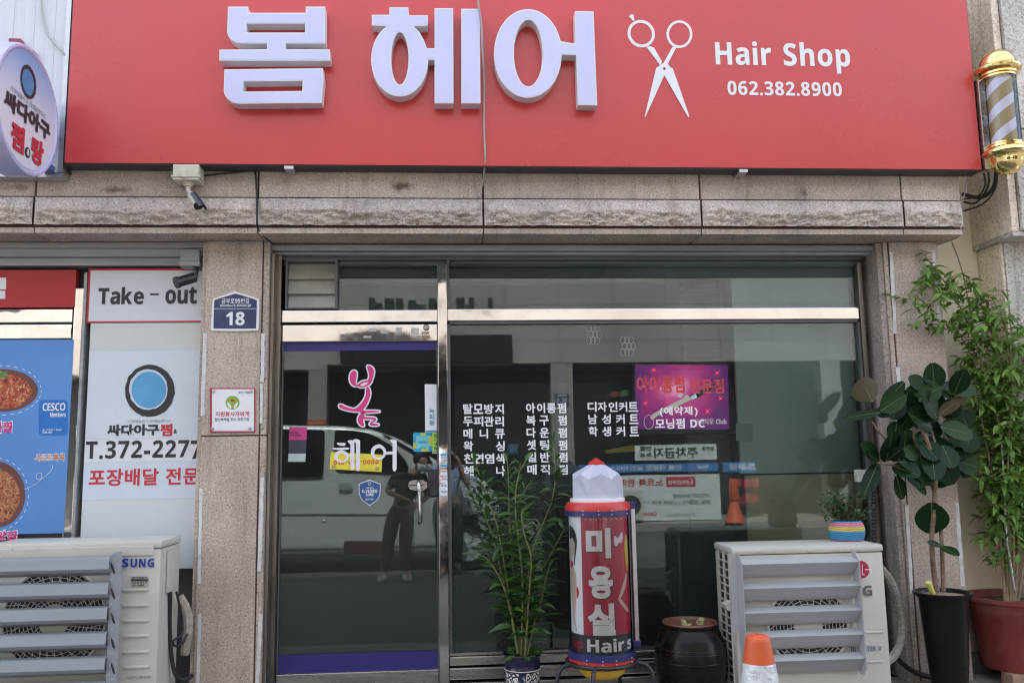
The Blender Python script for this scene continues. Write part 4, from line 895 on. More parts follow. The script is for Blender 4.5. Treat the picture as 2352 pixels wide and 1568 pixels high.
e1, e2 = P(450, 636, .02), P(406, 649, -.05); m = MB(); m.tube([e1, e1+(e2-e1)*.06, e2], [.022, .033, .033], 18); m.build('camera_barrel', M['black'], t, smooth=True)
dv = (e2-e1).normalized(); m = MB(); m.tube([e2-dv*.01, e2+dv*.008], .038, 18); m.build('lens_bezel', pm('dark bezel', (.03, .03, .032), .25), t, smooth=True)

# ================================================================== outdoor units with louvre guards
M['fin'] = pm('dark condenser fins', (.03, .03, .03), .6)
def outdoor_unit(t, x0, x1, y0, y1, z0, z1, fan, fr, mat, ngr):
    "body with rounded lid, recessed fan behind a wire grille"
    m = MB(); m.cbox(x0+.006, x1-.006, y0+.006, y1-.006, z0+.03, z1-.045, .012); body = m.build('body', mat, t, smooth=True)
    m = MB(); m.cbox(x0, x1, y0, y1, z1-.044, z1, .018); lid = m.build('lid', mat, t, smooth=True)
    m = MB()
    for x in (x0+.15, (x0+x1)/2, x1-.15): m.lathe([(.006, 0), (.005, -.003), (.0005, -.004)], (x, y0-.0005, z1-.028), 10, 0, 'y')
    m.build('screw', M['alu'], lid)
    m = MB(); m.box(x0+.05, x0+.13, y0+.02, y1-.02, .05, z0+.03); m.box(x1-.13, x1-.05, y0+.02, y1-.02, .05, z0+.03); m.build('foot', M['alu_dark'], t)
    fx, fz = fan; m = MB(); m.lathe([(fr, 0), (0.0005, 0)], (fx, y0+.0045, fz), 48, 0, 'y'); m.build('fan_opening', M['fin'], body)
    m = MB(); rr = .08
    while rr < fr-.005:
        pts = [(fx+rr*math.cos(a), y0-.002, fz+rr*math.sin(a)) for a in [2*math.pi*i/48 for i in range(49)]]; m.tube(pts, .0022, 5); rr += .021
    for i in range(ngr):
        a = 2*math.pi*i/ngr; r0, r1 = (.08, fr) if i % 2 == 0 else (.17, fr)
        m.tube([(fx+r0*math.cos(a), y0-.001, fz+r0*math.sin(a)), (fx+r1*math.cos(a+.22), y0-.001, fz+r1*math.sin(a+.22))], .0022, 5)
    m.lathe([(.085, 0), (.080, -.004), (.0005, -.004)], (fx, y0+.001, fz), 28, 0, 'y')
    pts = [(fx+fr*math.cos(a), y0-.002, fz+fr*math.sin(a)) for a in [2*math.pi*i/60 for i in range(61)]]; m.tube(pts, .008, 6)
    m.build('fan_grille', mat, body, smooth=True)
    return body, lid
def guard(t, x0, x1, yg, z_tops, hgt, mat, d0=.055, lip=.024, lit=.55, flip=False):
    g = None
    m = MB()
    zt, zb_ = z_tops[0]+.03, z_tops[-1]-hgt-.02
    for n__, x in enumerate(((x0-.004, x0-.001), (x1+.001, x1+.004))):
        if n__: g = m.build('louvre_guard', mat, t); m = MB()
        m.prismx([(yg+d0, zt), (yg+.01, zt), (yg-.035, z_tops[0]-.02), (yg-.035, zb_+.05), (yg+.01, zb_), (yg+d0, zb_)], *x)
    m.build('side_plate', mat, g); m = MB(); m.box(x0-.045, x0-.0045, yg+d0-.003, yg+d0, zb_+.25, zt); m.build('fixing_tab', mat, g)
    proto = None
    for z_ in z_tops:
        q = MB(); th = .0015
        prof = [(yg+.030, 0), (yg-.030, -lip), (yg+.045, -hgt), (yg+.042, -hgt), (yg-.026, -lip-.0005), (yg+.030, -.003)]
        q.prismx([(y, z_+h) for y, h in prof], x0, x1); q.build('slat', mat, g)
    return g
# -- right unit
t = thing('outdoor_unit', 'ivory outdoor air conditioner with red round emblem behind a five slat louvre guard', 'air conditioner', (2.05, -.37, .05))
LX0, LX1, LY0, LY1, LZ = 1.597, 2.497, -.55, -.20, .966
M['guard'] = pm('silver guard', (.45, .455, .46), .42, .2, .06, 3, stretch=(.3, 4, 8))
body, lid = outdoor_unit(t, LX0, LX1, LY0, LY1, .12, LZ, (2.02, .52), .235, M['ivory'], 44)
sg = MB(); sh = MB()
nz_, ny_ = 16, 2
for i in range(nz_):
    for j in range(ny_):
        za = .20 + i*.045; ya = LY0+.06 + j*.10
        sh.box(LX0+.0045, LX0+.02, ya+.008, ya+.088, za+.004, za+.039)
        sg.box(LX0-.004, LX0+.006, ya, ya+.1, za-.002, za+.003)
for j in range(ny_+1): sg.box(LX0-.005, LX0+.005, LY0+.058+j*.10, LY0+.066+j*.10, .19, .925)
sh.build('side_opening', M['fin'], body); sg.build('side_grille', M['ivory'], body)
m = MB(); m.prism([(LX0-.035, .64), (LX0+.0, .66), (LX0+.0, .60), (LX0-.03, .615)], -.50, -.42); m.build('side_clip', M['ivory'], body)
zg = lin(1435.5, 1119.7, .28607)
tops = [P(*zg(1400, v), LY0-.06).z for v in (565, 757, 952, 1146, 1340)]
gx0, gx1 = P(*zg(955, 950), LY0-.08).x, P(*zg(1895, 950), LY0-.08).x
guard(t, gx0, gx1, LY0-.06, tops, .104, M['guard'])
em = MB(); q = P(*zg(1900, 655), LY0); em.lathe([(.049, 0), (.0005, 0)], (q.x-.004, LY0-.001, q.z), 40, 0, 'y'); em.build('round_emblem', pm('emblem red', (.45, .02, .06), .35), body)
m = MB(); yy = LY0-.003
shape_on(m, [[(1903,615),(1908,615),(1908,693),(1925,693),(1925,699),(1903,699)]], yy, .0008, 0, 0, zg)
ang = lambda a: (1900+84*math.cos(R(a)), 655+84*math.sin(R(a))); angi = lambda a: (1900+78*math.cos(R(a)), 655+78*math.sin(R(a)))
shape_on(m, [[ang(a) for a in range(-100, -270, -6)][::-1] + []  + [angi(a) for a in range(-100, -270, -6)]], yy-.0003, .0008, 0, 0, zg)
shape_on(m, [[ang(a) for a in range(90, -3, -6)] + [(1984,652),(1930,652),(1930,659),(1976,659)] + [angi(a) for a in range(6, 91, 6)]], yy-.0006, .0008, 0, 0, zg)
m.build('emblem_line', M['white'], body)
m = MB(); text_on(m, 'L', (*zg(1850, 785), *zg(1898, 866)), yy, .06, .0008); text_on(m, 'G', (*zg(1909, 783), *zg(1985, 868)), yy, .06, .0008); m.build('maker_lettering', pm('slate ink', (.11, .12, .13), .5), body)
m = MB(); text_on(m, 'INVERTER V', (*zg(1812, 1271), *zg(2060, 1310)), yy, .03, .0008, gap=.12); m.build('model_lettering', pm('blue grey ink', (.13, .15, .22), .5), body)
m = MB()
for va in (1155, 1390): a, b = P(*zg(1930, va), LY0), P(*zg(2075, va), LY0); m.cbox(a.x, b.x, LY0-.001, LY0+.008, a.z-.010, a.z+.0, .004)
m.build('pressed_rib', M['ivory'], body)
cable('insulated_pipe', 'taped grey refrigerant pipe curving down beside the ivory outdoor unit', [(2022,1303,-.25),(2045,1330,-.2),(2062,1380,-.15),(2072,1425,-.12),(2070,1470,-.12),(2055,1505,-.2),(2035,1520,-.3)], .026, pm('pipe wrap', (.28, .255, .215), .75, 0, .3, 25, bump=.8, bs=30, stretch=(1, 1, 3)), cat='pipe')
cable('ground_hose', 'black hose lying behind the pots at foot of right pillar', [(2058,1508,-.08),(2080,1530,-.05),(2110,1548,-.03),(2170,1560,-.03)], .016, M['rubber'], cat='hose')
# -- left unit
t = thing('outdoor_unit', 'ivory outdoor air conditioner with blue lettering behind a six slat louvre guard', 'air conditioner', (-2.1, -.3, .05))
SX0, SX1, SY0, SY1 = -2.56, -1.607, -.47, -.11
SZ = P(300, 1242, SY0).z
ys = SY0
xf = P(*zm(365, 1130), ys); body, lid = outdoor_unit(t, SX0, SX1, SY0, SY1, .12, SZ, (xf.x, xf.z-.01), .275, M['ivory'], 60)
M['guard2'] = pm('blue grey guard', (.30, .32, .355), .42, .2, .06, 3, stretch=(.3, 4, 8))
yg = ys-.09
tops2 = [P(*zm(400, v), yg-.03).z for v in (727, 895, 1063, 1233, 1401)] + [P(*zm(400, 1572), yg-.03).z]
m = MB(); xa, xb = P(*zm(733, 1100), yg).x, P(*zm(806, 1100), yg).x; zta, zba = P(*zm(770, 682), yg).z, .12
m.prism([(xa, zta-.01), (xb, zta), (xb, zba), (xa, zba)], yg-.002, yg); gd = m.build('louvre_guard', M['guard2'], t)
m = MB()
for k in range(5):
    vc = 800 + k*168; m_ = [(748, vc-45), (760, vc-25), (775, vc+20), (772, vc+34), (758, vc+20), (748, vc-20)]; shape_on(m, [m_], yg-.0035, .001, 0, 0, zm)
m.build('slot', M['fin'], gd)
m = MB(); m.box(xa, xa+.002, yg, ys+.002, zba, zta-.01); m.build('guard_return', M['guard2'], gd)
m = MB()
for k in range(11):
    q = P(*zm(742 if k % 2 else 755, 700+k*84), yg); m.lathe([(.004, 0), (.003, -.002), (.0005, -.003)], (q.x, yg-.0025, q.z), 8, 0, 'y')
m.build('rivet', M['alu'], gd)
for z_ in tops2:
    q = MB(); hgt = .102; prof = [(yg+.016, 0), (yg-.020, -.006), (yg-.030, -.062), (yg-.016, -.080), (yg+.04, -hgt), (yg+.04, -hgt+.003), (yg-.012, -.076), (yg-.026, -.060), (yg-.017, -.009), (yg+.016, -.004)]
    q.prismx([(y, z_+h) for y, h in prof], -2.75, xa-.001); q.build('slat', M['guard2'], gd)
m = MB(); SU = [('S', 560), ('A', 613), ('M', 668), ('M', 726)]
cw = 57.5
for i, ch in enumerate('SAMSUNG'):
    x1_ = 1038 - (6-i)*cw*1.0; wdt = 44 if ch != 'M' else 50; text_on(m, ch, (*zm(x1_-wdt, 728), *zm(x1_, 787)), ys-.002, .055, .001)
m.build('maker_lettering', pm('royal blue ink', (.015, .04, .32), .45), body)
m = MB(); text_on(m, 'DIGITAL INVERTER', (*zm(860, 1518), *zm(1018, 1534)), ys-.002, .01, .001); m.build('model_lettering', M['grey_ink'], body)
m = MB(); shape_on(m, [rect(882, 848, 997, 916)], ys-.001, .0006, 0, 0, zm); m.build('service_sticker', pm('sticker beige', (.5, .5, .46), .5), body)
m = MB(); shape_on(m, [rect(882, 866, 997, 881)], ys-.0018, .0004, 0, 0, zm); text_on(m, '에어컨청소', (*zm(886, 849), *zm(994, 864)), ys-.0022, .03, .0004); text_on(m, '싱크대·하수구', (*zm(886, 884), *zm(992, 899)), ys-.0022, .03, .0004); text_on(m, '수도·보일러', (*zm(886, 901), *zm(970, 915)), ys-.0022, .03, .0004); m.build('sticker_lettering', M['blackvinyl'], body)
m = MB()
for k, va in enumerate((933, 1037, 1140, 1243, 1350, 1452)): a, b = P(*zm(826, va), ys), P(*zm(1002, va), ys); m.cbox(a.x, b.x, ys-.0035, ys+.01, a.z-.016, a.z, .006)
a, b = P(*zm(-100, 665), ys), P(*zm(1035, 708), ys); m.cbox(a.x, b.x, ys-.003, ys+.008, b.z, a.z, .005)
m.build('pressed_rib', M['ivory'], body)
m = MB(); m.cbox(SX1-.007, SX1+.012, SY0+.10, SY0+.24, P(*zm(1150, 950), -.3).z, P(*zm(1150, 670), -.3).z, .012); m.build('side_cover', M['ivory'], body, smooth=True)
cable('power_cable', 'thick black cable dropping from the side of the left outdoor unit', [(391,1360,-.32),(390,1410,-.3),(390,1460,-.28),(396,1530,-.26),(408,1560,-.25),(425,1562,-.2),(442,1550,-.15)], .012, M['rubber'])
cable('power_cable', 'thin black cable looped behind the left outdoor unit', [(405,1358,-.25),(415,1400,-.2),(421,1440,-.18),(418,1460,-.2),(395,1470,-.25),(400,1485,-.24),(418,1480,-.2),(430,1455,-.15)], .007, M['rubber'])
cable('insulated_pipe', 'pale wrapped pipe behind the left outdoor unit', [(412,1370,-.12),(428,1395,-.1),(434,1430,-.1),(428,1470,-.1),(424,1500,-.08)], .028, pm('pale pipe wrap', (.38, .33, .27), .75, 0, .3, 25, bump=.8, bs=30), cat='pipe')

# ================================================================== adapter box, conduit
q = P(1985, 1092, .10); m = MB(); m.cbox(q.x-.05, q.x+.045, .08, .14, q.z-.04, q.z+.04, .006); tag(m.build('adapter_box', pm('dirty white box', (.55, .53, .47), .5, 0, .1, 20, dirt=((.2, .18, .14), .6)), None), 'dirty white adapter box on the window jamb under the rubber plant', 'adapter')
m = MB(); pts = [P(2008, v, .06) for v in range(1108, 1330, 4)]; m.tube(pts, [.017 if i % 2 else .013 for i in range(len(pts))], 10); tag(m.build('conduit', M['rubber'], None, smooth=True), 'black corrugated conduit running down the right window jamb', 'conduit')

# ================================================================== rotating shop lamp
LX, LYc = .838, -.50
zz = lin(1234.6, 1004.9, .35934); lz = lambda v: P(1374, 1004.9+v*.35934, LYc).z
t = thing('salon_lamp', 'cylindrical red and white hair salon lamp with faceted white dome on bent legs', 'shop lamp', (LX, LYc, .05))
K = .0009068
m = MB(); m.lathe([(.1565, lz(404)), (.158, lz(386)), (.152, lz(384))], (LX, LYc, 0), 48); m.build('dome_base', M['white'], t, smooth=True)
bm = bmesh.new(); n7 = 7; lv = [(.150, lz(386), 0), (.138, lz(240), .5), (.050, lz(172), 0)]
bmv = []
m = MB(); vs = []
for i in range(n7):
    a = 2*math.pi*i/n7 - math.pi/2 + .45; b2 = a + math.pi/n7
    vs += [(LX+.150*math.cos(a), LYc+.150*math.sin(a), lz(386)), (LX+.147*math.cos(a), LYc+.147*math.sin(a), lz(262)), (LX+.138*math.cos(b2), LYc+.138*math.sin(b2), lz(228)), (LX+.047*math.cos(a), LYc+.047*math.sin(a), lz(170))]
fs = []
for i in range(n7):
    j = (i+1) % n7; fs += [(4*i, 4*j, 4*j+1, 4*i+2, 4*i+1), (4*i+1, 4*i+2, 4*i+3), (4*i+2, 4*j+1, 4*j+3, 4*i+3)]
fs.append(tuple(4*i+3 for i in range(n7)))
fs = [(4*i, 4*((i+1) % n7), 4*((i+1) % n7)+1, 4*i+2, 4*i+1) for i in range(n7)] + [(4*i+1, 4*i+2, 4*i+3) for i in range(n7)] + [(4*i+2, 4*((i+1) % n7)+1, 4*((i+1) % n7)+3, 4*i+3) for i in range(n7)] + [tuple(4*i+3 for i in range(n7))]
bm.free(); m.add(vs, fs); m.build('dome', pm('milky dome', (.50, .50, .60), .4, 0, .03), t)
m = MB(); m.lathe([(.052, lz(171)), (.053, lz(160)), (.0005, lz(126))], (LX, LYc, 0), 6, 0, 'z', .3); m.build('dome_tip', M['redp'], t)
m = MB(); m.lathe([(.160, lz(404)), (.178, lz(412)), (.188, lz(435)), (.188, lz(458))], (LX, LYc, 0), 56); m.build('top_ring', M['redp'], t, smooth=True)
m = MB(); m.lathe([(.190, lz(459)), (.190, lz(490)), (.150, lz(491))], (LX, LYc, 0), 56); nb_ = m.build('top_band', M['navy'], t, smooth=True)
DRr = .166
zlo, zhi = lz(1362), lz(488)
m = MB(); m.lathe([(DRr, zlo), (DRr, zhi)], (LX, LYc, 0), 72); drum = m.build('drum', M['redprint'], t, smooth=True)
m = MB(); m.lathe([(.181, lz(1345)), (.181, lz(488))], (LX, LYc, 0), 72); m.f = [f for f in m.f if len(f) == 4]; m.m = [0]*len(m.f); m.build('clear_cylinder', M['tube_glass'], t, smooth=True)
PH0 = math.atan2(LX-CAM.x, LYc-CAM.y)          # the side that faces the street corner
def wrap(V, Fc, lift):
    bm = bmesh.new(); bv = [bm.verts.new(v) for v in V]
    for f in Fc:
        try: bm.faces.new([bv[i] for i in f])
        except ValueError: pass
    xs = [v.co.x for v in bm.verts]; x = math.floor(min(xs)/.012)*.012
    while x < max(xs):
        bmesh.ops.bisect_plane(bm, geom=bm.verts[:]+bm.edges[:]+bm.faces[:], plane_co=(x, 0, 0), plane_no=(1, 0, 0)); x += .012
    z0 = min(v.co.z for v in bm.verts)
    for v in bm.verts:
        a = v.co.x/DRr - PH0; r = DRr + lift + (v.co.z - z0)
        v.co = Vector((LX + r*math.sin(a), LYc - r*math.cos(a), v.co.y))
    return bm
def zx(a): return math.asin(max(-.999, min(.999, (a-388)*K/DRr)))*DRr   # photo column -> arc length
def drum_shape(nm, loops, mat, lift, lb=None):
    m = MB(); lp = [[(zx(a), lz(b)) for a, b in L] for L in loops]; V, Fc = curve_mesh(lp, .0004); m.bm(wrap(V, Fc, lift)); return m.build(nm, mat, drum)
def drum_text(m, s, x0, x1, v0, v1, bold, lift, gap=.1):
    V, Fc = text_shape(s, bold, gap); V = fit(V, zx(x1)-zx(x0), lz(v0)-lz(v1)); zc_ = [Vector((v.x+zx(x0), v.y+lz(v1), v.z*.0004)) for v in V]; m.bm(wrap(zc_, Fc, lift))
seg = lambda a0, a1, v0, v1, n=1: [(a0, v0), (a1, v0), (a1, v1), (a0, v1)]
def drum_band(nm, xa, xb, v0, v1, mat, lift):
    m = MB(); m.grid(lambda s_, q_: (LX+(DRr+lift)*math.sin((xa+(xb-xa)*s_)/DRr-PH0), LYc-(DRr+lift)*math.cos((xa+(xb-xa)*s_)/DRr-PH0), lz(v0)+(lz(v1)-lz(v0))*q_), 40, 1); return m.build(nm, mat, drum, smooth=True)
drum_band('white_print', -.40, zx(283), 492, 1228, M['white'], .0006)
drum_band('black_print', -.44, .42, 1228, 1362, M['blackvinyl'], .0009)
m = MB(); sh_ = MB()
for i, ch in enumerate('미용실'):
    v0, v1 = ((562, 748), (795, 998), (1028, 1226))[i]; x0, x1 = ((312, 462), (323, 468), (309, 476))[i]
    drum_text(sh_, ch, x0+6, x1+6, v0+6, v1+6, .05, .0010); drum_text(m, ch, x0, x1, v0, v1, .05, .0016)
sh_.build('letter_shadow', M['blackvinyl'], drum); m.build('lettering', M['white'], drum)
m = MB(); drum_text(m, 'Hair', 303, 524, 1246, 1330, .04, .0018); drum_text(m, 's', 543, 566, 1268, 1330, .04, .0018); m.build('lettering', M['white'], drum)
m = MB(); drum_text(m, 'p', 246, 277, 1270, 1336, .03, .0018); drum_text(m, 'o', 222, 240, 1268, 1315, .03, .0018); m.build('red_lettering', M['redprint'], drum)
skin = pm('printed skin', (.62, .44, .36), .5, 0, .03); hairm = M['blackvinyl']
drum_shape('figure_skin_print', [smooth_loop([(214,640),(232,635),(246,660),(246,700),(236,730),(222,760),(224,800),(240,830),(248,880),(246,960),(238,1060),(232,1150),(246,1218),(236,1218),(222,1150),(216,1000),(212,850),(212,740)], 1)], skin, .0012)
drum_shape('figure_hair_print', [smooth_loop([(210,545),(230,560),(248,590),(258,640),(252,700),(240,770),(238,810),(234,780),(240,720),(244,680),(240,650),(226,625),(210,650)], 1)], hairm, .0017)
drum_shape('figure_dress_print', [smooth_loop([(212,780),(226,770),(232,800),(214,830)], 1)], M['red_ink'], .0020)
drum_shape('figure_dress_print', [smooth_loop([(247,925),(258,940),(262,975),(252,1005),(246,1010)], 1)], M['red_ink'], .0014)
drum_shape('figure_hair_print', [smooth_loop([(552,610),(562,620),(566,700),(564,800),(556,860),(548,760),(544,690)], 1)], pm('printed blond', (.62, .50, .06), .5), .0014)
drum_shape('figure_skin_print', [smooth_loop([(552,830),(556,880),(545,940),(520,990),(512,1005),(530,1030),(552,1070),(562,1095),(552,1100),(520,1050),(494,1010),(505,980),(535,900)], 1)], skin, .0012)
drum_shape('butterfly_print', [smooth_loop([(508,635),(486,605),(480,640),(484,675),(500,678),(510,655),(528,662),(536,640),(536,600),(530,586)], 1)], pm('pale print', (.70, .66, .70), .5), .0014)
m = MB()
for k in range(9):
    x0 = 292+k*31; lp = [[(zx(a), lz(b)) for a, b in smooth_loop([(x0,505),(x0+8,498),(x0+16,508),(x0+24,516),(x0+29,505),(x0+26,500),(x0+22,508),(x0+14,500)], 1)]]; V, Fc = curve_mesh(lp, .0004); m.bm(wrap(V, Fc, .0014))
m.build('scroll_print', pm('pink print', (.70, .40, .46), .5), drum)
m = MB(); m.lathe([(.189, lz(1345)), (.189, lz(1390)), (.150, lz(1391))], (LX, LYc, 0), 56); m.build('bottom_band', M['navy'], t, smooth=True)
m = MB(); m.lathe([(.186, lz(1391)), (.186, lz(1410))], (LX, LYc, 0), 56); m.build('bottom_ring', M['redp'], t, smooth=True)
m = MB(); pts = [(LX+.196*math.cos(a), LYc+.196*math.sin(a), lz(1424)) for a in [2*math.pi*i/48 for i in range(49)]]; m.tube(pts, .012, 10); m.build('ring_frame', M['black'], t, smooth=True)
m = MB(); m.lathe([(.138, lz(1412)), (.138, lz(1450)), (.128, lz(1490)), (.10, lz(1518)), (.05, lz(1530)), (.0005, lz(1532))], (LX, LYc, 0), 40); m.build('motor_bowl', M['yellow'], t, smooth=True)
for a in (-160, -110, -22, 60):
    ca, sa = math.cos(R(a)), math.sin(R(a)); z0 = lz(1424)
    m = MB(); m.tube([(LX+.19*ca, LYc+.19*sa, z0), (LX+.25*ca, LYc+.25*sa, z0-.004), (LX+.282*ca, LYc+.282*sa, z0-.045), (LX+.288*ca, LYc+.288*sa, z0-.12), (LX+.29*ca, LYc+.29*sa, .05)], .0125, 10, smooth=2); m.build('leg', M['black'], t, smooth=True)
m = MB()
for v in (455, 478, 1380, 1402):
    for a in (-125, -98, -75, -40):
        rr_ = .190; m.lathe([(.0045, 0), (.004, -.003), (.0005, -.004)], (LX+rr_*math.cos(R(a)), LYc+rr_*math.sin(R(a)), lz(v)), 8, 0, 'y')
m.build('screw', M['alu'], t)
bx = P(1234.6+620*.35934, 1310, LYc).x
m = MB(); m.box(bx-.012, bx+.010, LYc-.02, LYc+.02, lz(1310), lz(455)); m.build('side_rail', M['alu'], t)
m = MB(); m.cbox(bx-.055, bx+.014, LYc-.025, LYc+.025, lz(456), lz(412), .004); m.cbox(bx-.03, bx+.018, LYc-.025, LYc+.025, lz(1340), lz(1297), .004); m.build('rail_bracket', M['navy'], t)

# ================================================================== glazed jar, cone
JXc, JY = 1.375, -.40
t = thing('earthen_jar', 'dark glazed earthen jar with brown rim beside the salon lamp', 'jar', (JXc, JY, .05))
rim = .535
prof = [(.13, .05), (.16, .10), (.195, .20), (.2065, .29), (.206, .36), (.192, .44), (.168, .495), (.148, .512), (.150, .524), (.162, .534), (.158, .541), (.146, .538), (.136, .522), (.135, .47), (.0005, .46)]
m = MB(); m.lathe([(r, z_) for r, z_ in prof[:9]], (JXc, JY, 0), 56)
for z_ in (.405, .412, .396): pass
m.build('body', pm('black brown glaze', (.009, .007, .0065), .26, 0, .3, 5, spec=.22, bump=.15, bs=14, stretch=(1, 1, 3)), t, smooth=True)
m = MB(); m.lathe([(.135, .515), (.1345, .46), (.0005, .455)], (JXc, JY, 0), 56); m.build('dark_inside', pm('dark jar inside', (.010, .008, .007), .6), t, smooth=True)
m = MB(); m.lathe([(.1505, .5245), (.160, .533), (.156, .540), (.146, .538), (.1365, .524), (.1355, .5155)], (JXc, JY, 0), 56); m.build('rim', pm('rust brown rim', (.16, .06, .035), .35, 0, .3, 14), t, smooth=True)
m = MB()
for z_, rr_ in ((.408, .2005), (.399, .202), (.385, .2045), (.336, .2085)):
    m.tube([(JXc+rr_*math.cos(a), JY+rr_*math.sin(a), z_) for a in [2*math.pi*i/56 for i in range(57)]], .0016, 5)
m.build('groove_ring', M['black'], t)
random.seed(4); m = MB()
for k in range(7):
    c = Vector((JXc+.02+random.uniform(-.07, .07), JY+random.uniform(-.03, .07), .505)); a0 = random.uniform(0, 6); 
    m.grid(lambda s_, q_: c + Vector((.024*math.cos(a0+s_*3.2), .024*math.sin(a0+s_*3.2), .012+.020*q_+.008*math.sin(s_*4+a0))), 8, 1)
tag(m.build('vegetable_peel', pm('pale green peel', (.50, .56, .26), .5, 0, .2, 30), None), 'pale green vegetable peel lying in the dark jar', 'peel')
CX, CY = 1.357, -1.60
t = thing('traffic_cone', 'orange traffic cone with scuffed white reflective band in front of the louvre guard', 'cone', (CX, CY, 0))
M['cone'] = pm('orange rubber', (.60, .10, .025), .5, 0, .08, 10, dirt=((.35, .08, .04), .4))
ct = .70
m = MB(); m.lathe([(.016, ct-.012), (.019, ct-.001), (.031, ct), (.034, ct-.004), (.044, ct-.006), (.052, ct-.013), (.0555, ct-.028), (.0685, ct-.118)], (CX, CY, 0), 48); m.lathe([(.0685, ct-.118), (.145, .03), (.145, .02)], (CX, CY, 0), 48); m.build('cone_body', M['cone'], t, smooth=True, ang=50)
m = MB(); m.lathe([(.0700, ct-.119), (.0850, ct-.228)], (CX, CY, 0), 48); m.f = [f for f in m.f if len(f) == 4]; m.m = [0]*len(m.f); m.build('reflective_band', pm('scuffed reflective film', (.66, .67, .70), .3, .15, .14, 26, bump=.6, bs=30, dirt=((.45, .40, .36), .5)), t, smooth=True)
m = MB(); m.cbox(CX-.19, CX+.19, CY-.19, CY+.19, .0, .03, .008); m.build('base', M['cone'], t)

# ================================================================== plants
M['stem'] = pm('green brown stem', (.16, .17, .06), .7, 0, .3, 30)
M['bark'] = pm('brown bark', (.20, .13, .085), .8, 0, .35, 40, bump=.6, bs=60)
def along(pts, a):
    L = [(Vector(q)-Vector(p)).length for p, q in zip(pts, pts[1:])]; s_ = a*sum(L)
    for (p, q), l in zip(zip(pts, pts[1:]), L):
        if s_ <= l: return Vector(p).lerp(Vector(q), s_/l), (Vector(q)-Vector(p)).normalized()
        s_ -= l
    return Vector(pts[-1]), (Vector(pts[-1])-Vector(pts[-2])).normalized()
def rnd(): return Vector((random.gauss(0, 1), random.gauss(0, 1), random.gauss(0, 1)))
# ---- leafy plant in the patterned pot
random.seed(21)
PXc, PYc = .398, -.40
t = thing('potted_plant', 'tall leafy plant with narrow leaves in a navy and white patterned pot', 'potted plant', (PXc, PYc, .05))
pz = P(1200, 1497, PYc).z
m = MB(); m.lathe([(.085, .05), (.092, .09), (.098, pz-.095)], (PXc, PYc, 0), 48)
def pot_print():
    mt, nt, b = nodes('blue and white pot print'); tc = N(nt, 'ShaderNodeTexCoord')
    mp = N(nt, 'ShaderNodeMapping'); mp.inputs['Scale'].default_value = (1, 1, .75); nt.links.new(tc.outputs['Object'], mp.inputs[0])
    vo = N(nt, 'ShaderNodeTexVoronoi', Scale=34.0, feature='DISTANCE_TO_EDGE'); nt.links.new(mp.outputs[0], vo.inputs['Vector'])
    wv = N(nt, 'ShaderNodeTexVoronoi', Scale=34.0); nt.links.new(mp.outputs[0], wv.inputs['Vector'])
    r1 = ramp(nt, vo.outputs[0], [(.0, (.016, .018, .06)), (.10, (.60, .58, .50)), (.22, (.60, .58, .50)), (.27, (.016, .018, .06))], 'CONSTANT').outputs[0]
    r2 = ramp(nt, wv.outputs['Distance'], [(0, (.6, .58, .5)), (.16, (.016, .018, .06))], 'CONSTANT').outputs[0]
    nt.links.new(mixc(nt, 1.0, r1, r2, 'LIGHTEN'), b.inputs['Base Color']); b.inputs['Roughness'].default_value = .2; return mt
pot = m.build('pot', pot_print(), t, smooth=True)
m = MB(); m.lathe([(.099, pz-.095), (.102, pz-.090), (.099, pz-.085), (.100, pz-.03), (.108, pz-.012), (.113, pz-.004), (.112, pz), (.104, pz-.004), (.098, pz-.03), (.0005, pz-.032)], (PXc, PYc, 0), 48); m.build('pot_rim', pm('navy glaze', (.014, .014, .045), .2, 0, .1), pot, smooth=True)
m = MB(); m.lathe([(.103, pz-.089), (.105, pz-.0865), (.103, pz-.084)], (PXc, PYc, 0), 48); m.build('rope_line', pm('cream glaze', (.55, .52, .42), .3), pot)
m = MB(); m.lathe([(.097, pz-.028), (.05, pz-.018), (.0005, pz-.014)], (PXc, PYc, 0), 24); m.build('soil', M['soil'], t)
m = MB(); m.lathe([(.10, .055), (.145, .062), (.155, .075), (.15, .075), (.14, .067), (.0005, .06)], (PXc-.01, PYc, 0), 36); m.build('saucer', M['black'], t, smooth=True)
zq5 = lin(1004.9, 1033.6, .3409)
stems = [([(548,1350),(495,1060),(450,760),(400,480),(300,220),(250,70)], .0), ([(560,1350),(530,1000),(500,700),(480,400),(478,180),(470,60)], .06), ([(580,1350),(590,1000),(620,760),(650,640),(700,520),(790,300),(795,80),(775,-60)], -.04),
         ([(560,1350),(575,1000),(570,800),(540,560),(520,350),(540,160),(600,60)], -.10), ([(590,1350),(600,1080),(660,900),(760,700),(850,540),(900,470)], .08), ([(545,1350),(490,1050),(420,850),(330,720),(265,700)], -.12),
         ([(600,1350),(640,1200),(690,1060),(720,900),(760,760)], -.10), ([(545,1350),(470,980),(400,700),(370,560),(310,420),(240,310)], .10), ([(570,1350),(560,900),(550,640),(520,480),(560,300),(640,200)], .12), ([(585,1350),(620,900),(640,720),(580,560),(560,420),(610,380)], -.15)]
st_ = MB(); fo = MB()
lm = leafmat('narrow leaf green', (.018, .060, .012), (.08, .17, .025), .38, .25)
